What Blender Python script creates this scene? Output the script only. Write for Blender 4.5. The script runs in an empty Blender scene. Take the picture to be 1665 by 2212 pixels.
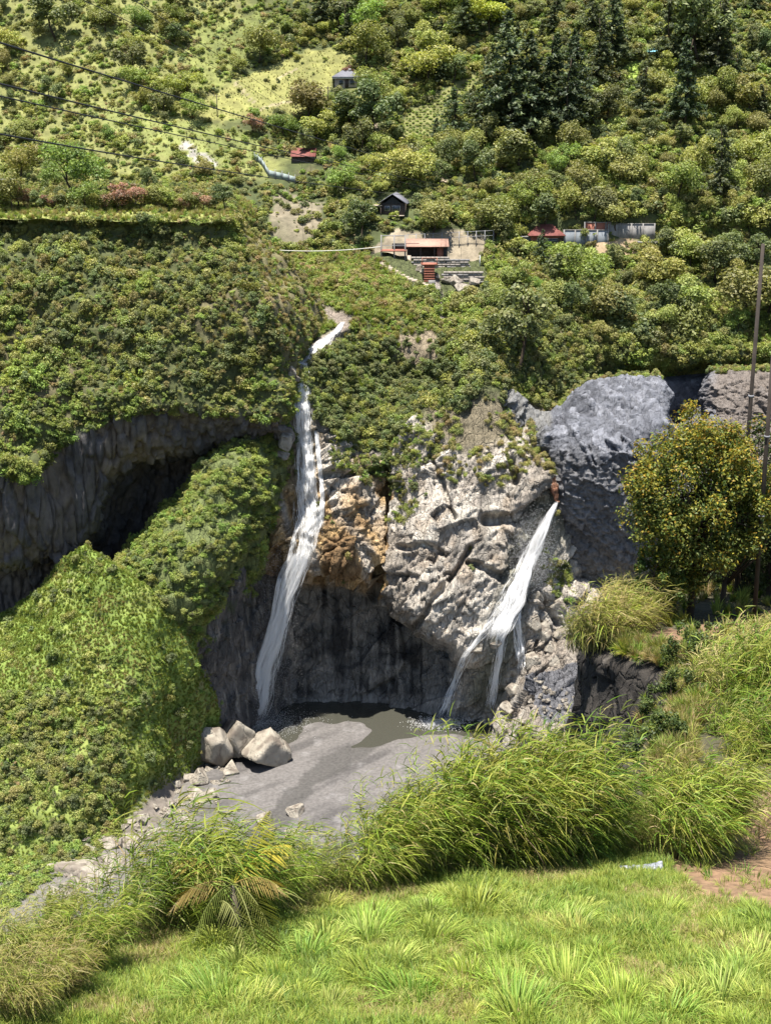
import bpy, math, random
import numpy as np
from mathutils import Vector
rng = np.random.default_rng(7)
random.seed(7)
SC = bpy.context.scene
COL = SC.collection

# ------------------------------------------------------------------ camera, sky, sun, exposure
W0, H0, FOC = 1665.0, 2212.0, 3000.0            # picture frame in layout units and focal length in the same units
PITCH = math.radians(15.92)
cd = bpy.data.cameras.new('camera'); cam = bpy.data.objects.new('camera', cd); COL.objects.link(cam)
cd.sensor_fit = 'VERTICAL'; cd.sensor_height = 24.0; cd.lens = 24.0 * FOC / H0
cd.clip_start = 0.2; cd.clip_end = 3000
cam.location = (0, 0, 0); cam.rotation_euler = (math.pi/2 - PITCH, 0, 0)
SC.camera = cam
SUN = Vector((-0.10, -0.15, 0.98)).normalized()   # towards the sun
wd = bpy.data.worlds.new('World'); SC.world = wd; wd.use_nodes = True
nt = wd.node_tree; bgn = nt.nodes['Background']
sky = nt.nodes.new('ShaderNodeTexSky'); sky.sky_type = 'NISHITA'; sky.sun_disc = False
sky.sun_elevation = math.asin(SUN.z); sky.sun_rotation = math.atan2(SUN.x, SUN.y)
nt.links.new(sky.outputs[0], bgn.inputs[0]); bgn.inputs[1].default_value = 0.078
sl = bpy.data.lights.new('sun', 'SUN'); so = bpy.data.objects.new('sun', sl); COL.objects.link(so)
sl.energy = 5.0; sl.angle = math.radians(0.53); sl.color = (1.0, 0.955, 0.88)
so.rotation_euler = (-SUN).to_track_quat('-Z', 'Y').to_euler(); so.location = (0, 0, 120)
SC.view_settings.view_transform = 'Standard'; SC.view_settings.look = 'None'
SC.view_settings.exposure = 1.32; SC.view_settings.gamma = 1.0
SC.cycles.max_bounces = 5; SC.cycles.diffuse_bounces = 2; SC.cycles.glossy_bounces = 2
SC.cycles.transmission_bounces = 3; SC.cycles.transparent_max_bounces = 10
SC.cycles.use_adaptive_sampling = True; SC.cycles.use_denoising = True

# ------------------------------------------------------------------ geometry helpers
CP, SP = math.cos(PITCH), math.sin(PITCH)
def P(px, py, Y):
    a = (np.asarray(px, float) - W0/2) / FOC; b = (H0/2 - np.asarray(py, float)) / FOC
    t = np.asarray(Y, float) / (CP + b*SP)
    return np.stack([a*t, np.asarray(Y, float)+0*a, t*(b*CP - SP)], -1)
def proj(V):
    d = V[..., 1]*CP - V[..., 2]*SP
    u = V[..., 1]*SP + V[..., 2]*CP
    return W0/2 + FOC*V[..., 0]/d, H0/2 - FOC*u/d
def upm(Y, py): return 1.0/ (FOC/ (Y/(CP + (H0/2-py)/FOC*SP)))          # metres per layout unit at depth Y

def _h(ix, iy, iz, s):
    n = (ix.astype(np.int64)*374761393 + iy.astype(np.int64)*668265263 + iz.astype(np.int64)*2147483647 + s*974634247) & 0xFFFFFFFF
    n = ((n ^ (n >> 13)) * 1274126177) & 0xFFFFFFFF
    n = ((n ^ (n >> 16)) * 2246822519) & 0xFFFFFFFF
    n = n ^ (n >> 15)
    return (n & 0xFFFFFF) / float(0xFFFFFF)
def vnoise(p, s=0):
    i = np.floor(p).astype(np.int64); f = p - i; f = f*f*(3-2*f)
    r = 0
    for dx in (0, 1):
        for dy in (0, 1):
            for dz in (0, 1):
                w = (f[..., 0] if dx else 1-f[..., 0])*(f[..., 1] if dy else 1-f[..., 1])*(f[..., 2] if dz else 1-f[..., 2])
                r = r + w*_h(i[..., 0]+dx, i[..., 1]+dy, i[..., 2]+dz, s)
    return r*2-1
def fbm(p, octs=4, s=0, gain=.5):
    r = 0; a = 1; t = 0
    for k in range(octs):
        r = r + a*vnoise(p*(2.03**k) + 17.3*k, s+k); t += a; a *= gain
    return r/t
def worley(p, s=0):
    """distance to first and second seed, a random value and the offset of the first cell"""
    i = np.floor(p).astype(np.int64)
    d1 = np.full(p.shape[:-1], 9.); d2 = d1.copy(); rv = np.zeros_like(d1); off = np.zeros_like(p); rid = np.zeros(p.shape)
    for dx in (-1, 0, 1):
        for dy in (-1, 0, 1):
            for dz in (-1, 0, 1):
                a, b, c = i[..., 0]+dx, i[..., 1]+dy, i[..., 2]+dz
                r1, r2, r3 = _h(a, b, c, s), _h(a, b, c, s+1), _h(a, b, c, s+2)
                q = np.stack([a+r1, b+r2, c+r3], -1)
                dv = p - q; d = np.sqrt((dv**2).sum(-1))
                m = d < d1
                d2 = np.where(m, d1, np.minimum(d2, d))
                d1 = np.where(m, d, d1)
                rv = np.where(m, _h(a, b, c, s+3), rv)
                off = np.where(m[..., None], dv, off)
                rid = np.where(m[..., None], np.stack([r3, r1, r2], -1)*2-1, rid)
    return d1, d2, rv, off, rid
def blocks(p, s=0, tilt=.7, crack=.25):
    d1, d2, rv, off, rid = worley(p, s)
    e = np.clip((d2-d1)/.22, 0, 1)
    return (rv*2-1)*.6 + tilt*(off*rid).sum(-1) - crack*(1-e)**2

def facets(p, s=0, tilt=.75, curv=.9):
    """packed angular blocks: upper envelope of tilted caps, continuous with V-shaped joints; about -.6 .. .9"""
    i = np.floor(p).astype(np.int64); best = np.full(p.shape[:-1], -9.); cid = np.zeros(p.shape[:-1])
    for dx in (-1, 0, 1):
        for dy in (-1, 0, 1):
            for dz in (-1, 0, 1):
                a, b, c = i[..., 0]+dx, i[..., 1]+dy, i[..., 2]+dz
                r1, r2, r3 = _h(a, b, c, s), _h(a, b, c, s+1), _h(a, b, c, s+2); r4, r5, r6, r7 = _h(a, b, c, s+3), _h(a, b, c, s+4), _h(a, b, c, s+5), _h(a, b, c, s+6)
                ox, oy, oz = p[..., 0]-a-r1, p[..., 1]-b-r2, p[..., 2]-c-r3
                v = .75*r7+tilt*2*((r4-.5)*ox+(r5-.5)*oy+(r6-.5)*oz)-curv*(ox*ox+oy*oy+oz*oz)
                m = v > best; best = np.where(m, v, best); cid = np.where(m, r7*.5+r4*.5, cid)
    return best, cid
def inpoly(px, py, poly, warp=0., seed=3):
    if warp:
        q = np.stack([px/34., py/34., 0*px], -1)
        px = px + warp*(vnoise(q, seed) + .5*vnoise(q*2.3, seed+5)); py = py + warp*(vnoise(q+31, seed+1) + .5*vnoise(q*2.3+9, seed+6))
    r = np.zeros(np.shape(px), bool); n = len(poly)
    for k in range(n):
        x1, y1 = poly[k]; x2, y2 = poly[(k+1) % n]
        c = ((y1 > py) != (y2 > py))
        with np.errstate(divide='ignore', invalid='ignore'):
            xi = (x2-x1)*(py-y1)/(y2-y1+1e-12)+x1
        r ^= c & (px < xi)
    return r
def segdist(px, py, pts):
    d = np.full(np.shape(px), 1e9)
    for (x1, y1), (x2, y2) in zip(pts[:-1], pts[1:]):
        l = (x2-x1)**2+(y2-y1)**2
        t = np.clip(((px-x1)*(x2-x1)+(py-y1)*(y2-y1))/l, 0, 1)
        d = np.minimum(d, np.hypot(px-x1-t*(x2-x1), py-y1-t*(y2-y1)))
    return d
def smooth(a, b, x):
    t = np.clip((x-a)/(b-a), 0, 1); return t*t*(3-2*t)
def mixc(c, d, m):
    return c*(1-m[..., None]) + np.asarray(d)*m[..., None]

def link(o, parent=None):
    COL.objects.link(o)
    if parent is not None: o.parent = parent
    return o
def mesh_obj(name, V, F, mat, col=None, smooth_=False, parent=None, link_=True):
    """V (n,3); F int array (m,3|4) or list of such arrays"""
    me = bpy.data.meshes.new(name)
    V = np.asarray(V, np.float32).reshape(-1, 3)
    Fs = F if isinstance(F, list) else [F]
    Fs = [np.asarray(f, np.int32) for f in Fs if len(f)]
    idx = np.concatenate([f.ravel() for f in Fs]); tot = np.concatenate([np.full(len(f), f.shape[1], np.int32) for f in Fs])
    me.vertices.add(len(V)); me.vertices.foreach_set('co', V.ravel())
    me.loops.add(len(idx)); me.loops.foreach_set('vertex_index', idx)
    me.polygons.add(len(tot)); me.polygons.foreach_set('loop_start', np.concatenate([[0], np.cumsum(tot)[:-1]]).astype(np.int32))
    me.update(calc_edges=True)
    if smooth_: me.polygons.foreach_set('use_smooth', np.ones(len(tot), bool))
    if col is not None:
        a = me.attributes.new('Col', 'FLOAT_COLOR', 'POINT')
        c = np.ones((len(V), 4), np.float32); c[:, :3] = np.clip(np.asarray(col).reshape(-1, 3), 0, 1)
        a.data.foreach_set('color', c.ravel())
    me.materials.append(mat)
    o = bpy.data.objects.new(name, me)
    if link_: link(o, parent)
    return o
def tag(o, label, cat, group=None):
    o['label'] = label; o['category'] = cat
    if group: o['group'] = group
    return o
def struct(o, label=None): 
    o['kind'] = 'structure'
    if label: o['label'] = label
    return o
def stuff(o, label, cat):
    o['kind'] = 'stuff'; o['label'] = label; o['category'] = cat; return o
def empty(name, loc, rz=0, sc=1.0):
    o = bpy.data.objects.new(name, None); COL.objects.link(o); o.location = tuple(loc); o.rotation_euler = (0, 0, rz)
    o.scale = (sc, sc, sc); o.empty_display_size = .2; return o

class MB:                                        # collects boxes, bars and tubes into one mesh
    def __init__(s): s.V = []; s.Q = []; s.T = []; s.n = 0
    def add(s, V, Q=(), T=()):
        V = np.asarray(V, float); s.V.append(V)
        if len(Q): s.Q.append(np.asarray(Q)+s.n)
        if len(T): s.T.append(np.asarray(T)+s.n)
        s.n += len(V); return s
    def box(s, x0, x1, y0, y1, z0, z1):
        V = [(x, y, z) for z in (z0, z1) for y in (y0, y1) for x in (x0, x1)]
        return s.add(V, [(0, 2, 3, 1), (4, 5, 7, 6), (0, 1, 5, 4), (2, 6, 7, 3), (0, 4, 6, 2), (1, 3, 7, 5)])
    def tube(s, pts, rad, k=6, cap=True):
        pts = np.asarray(pts, float); n = len(pts); rad = np.broadcast_to(rad, n)
        d = np.gradient(pts, axis=0); d /= np.linalg.norm(d, axis=1)[:, None]+1e-9
        ref = np.array([0, 0, 1.]) if abs(d[0][2]) < .9 else np.array([1., 0, 0])
        a = np.cross(d, ref); a /= np.linalg.norm(a, axis=1)[:, None]+1e-9; b = np.cross(d, a)
        th = np.arange(k)*2*math.pi/k
        V = pts[:, None]+rad[:, None, None]*(np.cos(th)[None, :, None]*a[:, None]+np.sin(th)[None, :, None]*b[:, None])
        Q = [(i*k+j, i*k+(j+1) % k, (i+1)*k+(j+1) % k, (i+1)*k+j) for i in range(n-1) for j in range(k)]
        T = []
        if cap:
            T = [(0, j+1, j) for j in range(1, k-1)] + [((n-1)*k, (n-1)*k+j, (n-1)*k+j+1) for j in range(1, k-1)]
        return s.add(V.reshape(-1, 3), Q, T)
    def build(s, name, mat, parent=None, smooth_=False, link_=True, col=None):
        F = []
        if s.Q: F.append(np.concatenate(s.Q))
        if s.T: F.append(np.concatenate(s.T))
        return mesh_obj(name, np.concatenate(s.V), F, mat, col, smooth_, parent, link_)

# ------------------------------------------------------------------ materials
def new_mat(name):
    m = bpy.data.materials.new(name); m.use_nodes = True; t = m.node_tree
    return m, t, t.nodes['Principled BSDF'], t.links
def N(t, typ, **k):
    n = t.nodes.new(typ)
    for a, b in k.items(): setattr(n, a, b)
    return n
def terrain_mat(name, sc=1.2, bump=.35, bdist=.3, rough=.9, var=.45, tint=None):
    m, t, b, L = new_mat(name)
    co = N(t, 'ShaderNodeTexCoord'); at_ = N(t, 'ShaderNodeAttribute', attribute_name='Col')
    n1 = N(t, 'ShaderNodeTexNoise'); n1.inputs['Scale'].default_value = sc; n1.inputs['Detail'].default_value = 9; n1.inputs['Roughness'].default_value = .62
    L.new(co.outputs['Object'], n1.inputs['Vector'])
    mr = N(t, 'ShaderNodeMapRange'); mr.inputs[1].default_value = .28; mr.inputs[2].default_value = .72
    mr.inputs[3].default_value = 1-var; mr.inputs[4].default_value = 1+var
    L.new(n1.outputs['Fac'], mr.inputs[0])
    mx = N(t, 'ShaderNodeVectorMath', operation='SCALE'); L.new(at_.outputs['Color'], mx.inputs[0]); L.new(mr.outputs[0], mx.inputs['Scale'])
    L.new(mx.outputs[0], b.inputs['Base Color'])
    n2 = N(t, 'ShaderNodeTexNoise'); n2.inputs['Scale'].default_value = sc*2.7; n2.inputs['Detail'].default_value = 8; n2.inputs['Roughness'].default_value = .7
    L.new(co.outputs['Object'], n2.inputs['Vector'])
    bp = N(t, 'ShaderNodeBump'); bp.inputs['Strength'].default_value = bump; bp.inputs['Distance'].default_value = bdist
    L.new(n2.outputs['Fac'], bp.inputs['Height']); L.new(bp.outputs[0], b.inputs['Normal'])
    b.inputs['Roughness'].default_value = rough; b.inputs['Specular IOR Level'].default_value = .25
    return m
def add_cracks(m, sc, st, dist=.25):
    t = m.node_tree; L = t.links; b = t.nodes['Principled BSDF']; co = N(t, 'ShaderNodeTexCoord'); mp = N(t, 'ShaderNodeMapping'); mp.inputs['Rotation'].default_value = (.3, .55, .2); mp.inputs['Scale'].default_value = (1.7, 1.2, .6)
    nz = N(t, 'ShaderNodeTexNoise'); nz.inputs['Scale'].default_value = .8; nz.inputs['Detail'].default_value = 4; ad = N(t, 'ShaderNodeVectorMath', operation='MULTIPLY_ADD'); ad.inputs[1].default_value = (.9, .9, .9)
    L.new(co.outputs['Object'], nz.inputs['Vector']); L.new(nz.outputs['Color'], ad.inputs[0]); L.new(co.outputs['Object'], ad.inputs[2]); L.new(ad.outputs[0], mp.inputs[0])
    old = b.inputs['Normal'].links[0].from_socket
    for k, (s_, w_) in enumerate(((sc, .05), (sc*2.6, .07))):
        vo = N(t, 'ShaderNodeTexVoronoi', feature='DISTANCE_TO_EDGE'); vo.inputs['Scale'].default_value = s_; L.new(mp.outputs[0], vo.inputs['Vector'])
        mr = N(t, 'ShaderNodeMapRange'); mr.inputs[2].default_value = w_; L.new(vo.outputs['Distance'], mr.inputs[0])
        vc = N(t, 'ShaderNodeTexVoronoi'); vc.inputs['Scale'].default_value = s_; L.new(mp.outputs[0], vc.inputs['Vector']); sx = N(t, 'ShaderNodeSeparateXYZ'); L.new(vc.outputs['Color'], sx.inputs[0])
        sm = N(t, 'ShaderNodeMath', operation='MULTIPLY_ADD'); sm.inputs[1].default_value = .8; L.new(sx.outputs[0], sm.inputs[0]); L.new(mr.outputs[0], sm.inputs[2])
        bp = N(t, 'ShaderNodeBump'); bp.inputs['Strength'].default_value = st; bp.inputs['Distance'].default_value = dist/(1+k); L.new(sm.outputs[0], bp.inputs['Height']); L.new(old, bp.inputs['Normal']); old = bp.outputs[0]
    L.new(old, b.inputs['Normal'])
def leaf_mat(name, trans=.35, rough=.55, spec=.35, var=.25, hue=.035):
    m, t, b, L = new_mat(name)
    at_ = N(t, 'ShaderNodeAttribute', attribute_name='Col'); oi = N(t, 'ShaderNodeObjectInfo')
    hs = N(t, 'ShaderNodeHueSaturation')
    m1 = N(t, 'ShaderNodeMapRange'); m1.inputs[3].default_value = .5-hue; m1.inputs[4].default_value = .5+hue*.6
    m2 = N(t, 'ShaderNodeMapRange'); m2.inputs[3].default_value = 1-var; m2.inputs[4].default_value = 1+var
    mu = N(t, 'ShaderNodeMath', operation='MULTIPLY'); mu.inputs[1].default_value = 7.31
    fr = N(t, 'ShaderNodeMath', operation='FRACT')
    L.new(oi.outputs['Random'], m1.inputs[0]); L.new(oi.outputs['Random'], mu.inputs[0]); L.new(mu.outputs[0], fr.inputs[0]); L.new(fr.outputs[0], m2.inputs[0])
    L.new(m1.outputs[0], hs.inputs['Hue']); L.new(m2.outputs[0], hs.inputs['Value']); L.new(at_.outputs['Color'], hs.inputs['Color'])
    L.new(hs.outputs[0], b.inputs['Base Color']); b.inputs['Roughness'].default_value = rough; b.inputs['Specular IOR Level'].default_value = spec
    tr = N(t, 'ShaderNodeBsdfTranslucent'); ms = N(t, 'ShaderNodeMixShader'); ms.inputs[0].default_value = trans
    g2 = N(t, 'ShaderNodeVectorMath', operation='MULTIPLY'); g2.inputs[1].default_value = (1.15, 1.2, .6); L.new(hs.outputs[0], g2.inputs[0]); L.new(g2.outputs[0], tr.inputs[0])
    L.new(b.outputs[0], ms.inputs[1]); L.new(tr.outputs[0], ms.inputs[2]); L.new(ms.outputs[0], t.nodes['Material Output'].inputs[0])
    return m
def flat_mat(name, c, rough=.8, var=.25, sc=3., spec=.3, bump=.15, metal=0.):
    m, t, b, L = new_mat(name)
    co = N(t, 'ShaderNodeTexCoord'); n1 = N(t, 'ShaderNodeTexNoise'); n1.inputs['Scale'].default_value = sc; n1.inputs['Detail'].default_value = 7; n1.inputs['Roughness'].default_value = .65
    L.new(co.outputs['Object'], n1.inputs['Vector'])
    cr = N(t, 'ShaderNodeValToRGB'); c = np.array(c)
    cr.color_ramp.elements[0].position = .3; cr.color_ramp.elements[1].position = .7
    cr.color_ramp.elements[0].color = (*np.clip(c*(1-var), 0, 1), 1); cr.color_ramp.elements[1].color = (*np.clip(c*(1+var), 0, 1), 1)
    L.new(n1.outputs['Fac'], cr.inputs[0]); L.new(cr.outputs[0], b.inputs['Base Color'])
    bp = N(t, 'ShaderNodeBump'); bp.inputs['Strength'].default_value = bump; bp.inputs['Distance'].default_value = .05
    L.new(n1.outputs['Fac'], bp.inputs['Height']); L.new(bp.outputs[0], b.inputs['Normal'])
    b.inputs['Roughness'].default_value = rough; b.inputs['Specular IOR Level'].default_value = spec; b.inputs['Metallic'].default_value = metal
    return m
M_earth = terrain_mat('earth_and_turf', .5, .5, .4)
M_rock = terrain_mat('fractured_rock', .9, .55, .35, .85, .32)
M_grey = terrain_mat('grey_lava_rock', 1.0, .6, .3, .62, .30)
M_gravel = terrain_mat('river_gravel', 2.2, .5, .12, .9, .32)
M_lawn = terrain_mat('lawn_soil', 5., .5, .06, .95, .45)
M_leaf = leaf_mat('leaves'); M_leafdry = leaf_mat('cane_leaves', .3, .5, .2, .22, .02)
M_grass = leaf_mat('grass_blades', .35, .5, .2, .2, .03)
M_bark = flat_mat('bark', (.055, .042, .03), .95, .4, 2., .1, .6)
M_palebark = flat_mat('pale_bark', (.16, .13, .10), .95, .4, 2., .1, .6)
M_boulder = terrain_mat('boulder_rock', 1.1, .5, .2, .85, .28)
add_cracks(M_rock, .42, .8); add_cracks(M_grey, .6, .6, .2); add_cracks(M_boulder, .5, .6, .15)

# ------------------------------------------------------------------ terrain patches
def cr_matrix(n, total, weights=None):
    """Catmull-Rom weights (total x n); samples spread by the chord weights"""
    w = np.ones(n-1) if weights is None else np.asarray(weights)
    cum = np.concatenate([[0], np.cumsum(w)]); s = np.linspace(0, cum[-1], total)
    i = np.clip(np.searchsorted(cum, s, 'right')-1, 0, n-2); f = (s-cum[i])/w[i]
    Mx = np.zeros((total, n))
    for k, c in ((-1, -.5*f+f**2-.5*f**3), (0, 1-2.5*f**2+1.5*f**3), (1, .5*f+2*f**2-1.5*f**3), (2, -.5*f**2+.5*f**3)):
        j = np.clip(i+k, 0, n-1); np.add.at(Mx, (np.arange(total), j), c)
    return Mx
class Patch:
    def __init__(s, rows, nr, nc, tension=None):
        A = np.array(rows, float)                                  # R,C,3 (px,py,Y)
        Wc = P(A[..., 0], A[..., 1], A[..., 2])
        wr = np.linalg.norm(np.diff(Wc, axis=0), axis=-1).mean(1)+.5; wc = np.linalg.norm(np.diff(Wc, axis=1), axis=-1).mean(0)+.5
        Mr, Mc = cr_matrix(len(A), nr, wr), cr_matrix(A.shape[1], nc, wc)
        s.V = np.einsum('ri,ijk,cj->rck', Mr, Wc, Mc); s.base = s.V.copy(); s.upd()
    def upd(s):
        du = np.gradient(s.V, axis=0); dv = np.gradient(s.V, axis=1)
        n = np.cross(dv, du); n /= np.linalg.norm(n, axis=-1)[..., None]+1e-9
        flip = (n*s.V).sum(-1) > 0                                  # face the valley / camera
        s.N = n; s.flipped = flip.mean() > .5
        if s.flipped: s.N = -n
        s.px, s.py = proj(s.V)
    def disp(s, d, N=None):
        s.V = s.V + d[..., None]*(s.N if N is None else N); s.upd()
    def obj(s, name, mat, col, **k):
        nr, nc = s.V.shape[:2]; i = np.arange(nr*nc).reshape(nr, nc)
        F = np.stack([i[:-1, :-1], i[:-1, 1:], i[1:, 1:], i[1:, :-1]], -1).reshape(-1, 4)
        if not s.flipped: F = F[:, ::-1]
        return mesh_obj(name, s.V.reshape(-1, 3), F[:, ::-1], mat, col.reshape(-1, 3), k.pop('sm', True), **k)
    def at(s, px, py):
        d = (s.px-px)**2+(s.py-py)**2
        k = np.argsort(d.ravel())[:6]
        k = k[np.argmin(s.V.reshape(-1, 3)[k, 1])]
        return s.V.reshape(-1, 3)[k].copy()
    def sample(s, n, dens=None, seed=0):
        """n random points by area x density(px,py); returns points, normals, px, py"""
        r = np.random.default_rng(seed); V = s.V
        e1 = V[1:, :-1]-V[:-1, :-1]; e2 = V[:-1, 1:]-V[:-1, :-1]
        a = np.linalg.norm(np.cross(e1, e2), axis=-1)
        if dens is not None: a = a*np.clip(dens(s.px[:-1, :-1], s.py[:-1, :-1], s.N[:-1, :-1]), 0, None)
        a = a.ravel(); k = r.choice(len(a), n, p=a/a.sum())
        i, j = np.unravel_index(k, (V.shape[0]-1, V.shape[1]-1)); u, v = r.random((2, n, 1))
        p = V[i, j]*(1-u)*(1-v)+V[i+1, j]*u*(1-v)+V[i, j+1]*(1-u)*v+V[i+1, j+1]*u*v
        x, y = proj(p); return p, s.N[i, j], x, y
C = lambda *a: np.array(a, float)
def base_col(p, c): return np.ones(p.V.shape)*np.array(c)

# ---- far hillside
xs = [-420, -150, 80, 300, 500, 680, 860, 1050, 1250, 1450, 1700, 2000]
bow = [6, 3, 0, -2, 0, 3, 2, 0, -3, -6, -8, -8]
rows = []
for y, Y in ((640, 250), (560, 258), (500, 263), (440, 270), (380, 279), (300, 290), (200, 303), (100, 316), (0, 329), (-120, 343), (-300, 364), (-480, 388)):
    rows.append([(x, y + (10 if x > 900 else 0)*(y > 300), Y+b*(y < 500)) for x, b in zip(xs, bow)])
HILL = Patch(rows, 230, 320)
q = HILL.V
HILL.disp(3.2*fbm(q/38., 3, 5)*smooth(560, 420, HILL.py) + .9*fbm(q/7., 3, 9))
px, py = HILL.px, HILL.py
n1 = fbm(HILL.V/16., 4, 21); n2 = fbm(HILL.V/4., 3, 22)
c = base_col(HILL, (.055, .066, .024)); c = mixc(c, (.16, .165, .055), smooth(-.1, .4, n1+.9*smooth(700, 300, px)-.2)); c = mixc(c, (.10, .085, .045), smooth(.25, .6, n2)*.6)  # wood floor base darkened: shade in the gaps between shrubs is painted in
MEADOW = [(372, 238), (470, 205), (560, 150), (640, 112), (690, 105), (770, 118), (760, 150), (715, 168), (705, 215), (660, 250), (590, 270), (520, 262), (440, 262)]
LOWMEADOW = [(180, 225), (330, 250), (470, 270), (560, 300), (560, 360), (480, 372), (380, 350), (250, 290)]
UPMEADOW = [(440, 60), (560, 20), (610, 30), (600, 90), (540, 140), (470, 190), (400, 200), (400, 120)]
mm = inpoly(px, py, MEADOW, 10) ; c = mixc(c, (.205, .20, .065), mm*(.75+.25*n2))
m2_ = inpoly(px, py, LOWMEADOW, 10); c = mixc(c, (.165, .185, .055), m2_*.7)
m3_ = inpoly(px, py, UPMEADOW, 12); c = mixc(c, (.16, .18, .05), m3_*.6)
FIELD1 = [(868, 300), (872, 245), (1050, 143), (1052, 172), (985, 225), (945, 300)]
FIELD2 = [(1333, 160), (1362, 132), (1395, 140), (1372, 200), (1340, 190)]
f1 = inpoly(px, py, FIELD1, 3); c = mixc(c, (.15, .15, .055), f1*.9)
f2 = inpoly(px, py, FIELD2, 3); c = mixc(c, (.20, .27, .05), f2*.9)
SCREE = [(570, 470), (600, 415), (650, 425), (705, 440), (690, 500), (640, 540), (590, 530)]
sc_ = inpoly(px, py, SCREE, 10); c = mixc(c, (.20, .165, .12), sc_*(.7+.3*n2))
ROCKY = [(375, 310), (400, 305), (470, 350), (460, 365), (420, 350)]
c = mixc(c, (.30, .28, .25), inpoly(px, py, ROCKY, 8)*(n2 > -.1)*.9)
BARE2 = [(1280, 515), (1370, 515), (1372, 560), (1290, 562)]
c = mixc(c, (.33, .24, .15), inpoly(px, py, BARE2, 8)*.85)
SITE = [(800, 540), (860, 500), (1040, 500), (1045, 640), (950, 640), (880, 610)]
c = mixc(c, (.27, .22, .16), inpoly(px, py, SITE, 6)*.8)
PATHPTS = [(800, 262), (830, 300), (870, 340), (905, 362), (960, 392)]
c = mixc(c, (.34, .27, .20), (segdist(px, py, PATHPTS) < 4).astype(float))
for a_ in ([(505, 175), (520, 190), (548, 222)], [(640, 150), (612, 162), (600, 172)], [(560, 235), (640, 215)]):
    c = mixc(c, (.30, .25, .16), (segdist(px, py, a_) < 2.6)*.8)
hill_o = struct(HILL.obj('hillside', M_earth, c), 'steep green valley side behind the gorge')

# ---- left terrace: top, steep overgrown face, basalt overhang and cave
rows = [
 [(-420,392,266),(-150,392,266),(50,394,266),(190,396,266),(330,398,266),(430,398,266),(505,415,264),(540,440,266),(560,455,272)],
 [(-420,462,216),(-150,464,216),(50,466,216),(190,462,216),(330,464,216),(430,466,216),(498,470,217),(520,482,232),(540,500,250)],
 [(-420,480,214),(-150,482,214),(50,484,214.2),(190,478,214.2),(330,480,214.2),(430,482,214.5),(505,488,215.5),(548,512,232),(560,525,248)],
 [(-420,560,211),(-150,560,211),(50,560,211),(190,556,211.5),(330,560,211.8),(440,565,211),(530,575,211),(632,600,228),(645,615,243)],
 [(-420,690,204),(-150,690,203),(50,690,203),(190,690,203),(330,690,201),(450,695,201),(578,690,202),(690,692,221),(696,715,236)],
 [(-420,830,196),(-150,830,195.5),(50,830,195.5),(190,800,198),(330,800,197),(460,800,199),(598,790,201),(642,788,210),(650,812,222)],
 [(-420,960,190),(-150,970,190),(50,960,191),(150,890,194.5),(320,868,194),(470,872,197),(602,890,198),(624,890,203),(632,905,210)],
 [(-420,1020,189),(-150,1020,189),(60,1035,190),(140,945,194),(300,900,194.5),(470,905,197.5),(604,925,199),(622,925,202),(632,930,209)],
 [(-420,1200,192),(-150,1205,192),(70,1205,193),(178,1160,196),(262,1020,198),(450,965,202),(600,948,203),(618,945,202),(630,945,209)],
 [(-420,1230,198),(-150,1235,198),(70,1235,199),(185,1195,202),(290,1030,208),(460,980,210),(598,962,207),(616,960,206),(630,960,209)],
 [(-420,1420,200),(-150,1420,200),(70,1400,204),(200,1330,210),(310,1200,214),(450,1120,214),(590,1080,210),(612,1080,209),(630,1060,210)],
]
TERR = Patch(rows, 420, 520)
px, py = TERR.px, TERR.py
face = smooth(470, 500, py)
lipy = np.interp(px, [-300, 0, 60, 140, 230, 320, 470, 600], [1015, 1015, 1040, 955, 905, 885, 890, 905])
bas = smooth(-14, 10, py-lipy)*(TERR.V[..., 1] < 214)
TERR.disp(face*(1-bas)*(2.2*fbm(TERR.V/C(9, 9, 14), 4, 31)+1.2*fbm(TERR.V/3., 2, 33)) + (1-face)*.4*fbm(TERR.V/6., 2, 32))
TERR.V[..., 2] += smooth(440, 464, TERR.py)*smooth(520, 485, TERR.py)*(1.3*fbm(TERR.V/C(9, 9, 99), 3, 34)-.3); TERR.V[..., 1] += smooth(445, 464, TERR.py)*smooth(560, 490, TERR.py)*3.*fbm(TERR.V/C(11, 11, 99), 3, 35); TERR.upd()
# basalt columns: narrow upright prisms, each set at its own depth
qq = TERR.V*C(1/1.5, 1/1.5, 1/9.)
d1, d2, rv, off, rid = worley(qq, 41)
TERR.disp(bas*(1.5*(rv-.5) - .5*smooth(.16, .0, d2-d1) + .35*blocks(TERR.V*C(1/.7, 1/.7, 1/2.6), 45) + 1.1*fbm(TERR.V/8., 3, 44)))
n1 = fbm(TERR.V/9., 4, 51); n2 = fbm(TERR.V/2.5, 3, 52)
c = base_col(TERR, (.07, .078, .03)); c = mixc(c, (.13, .105, .06), smooth(.0, .5, n1)*.7)
c = mixc(c, (.26, .27, .08), (1-face)*.8)
cb = mixc(base_col(TERR, (.135, .112, .092)), (.085, .078, .075), smooth(.3, .8, rv)); cb = mixc(cb, (.20, .16, .12), smooth(.1, .6, n1)*.6)
c = c*(1-bas[..., None])+cb*bas[..., None]
flank = smooth(4, 12, TERR.px - np.interp(py, [470, 560, 690, 790, 890], [505, 535, 590, 605, 612]))*(py < 800)
c = mixc(c, (.17, .14, .075), flank*(.55+.4*n2))
struct(TERR.obj('terrace_bluff', M_earth, c), 'overgrown terrace bluff with dark columnar overhang and cave below')

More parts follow.
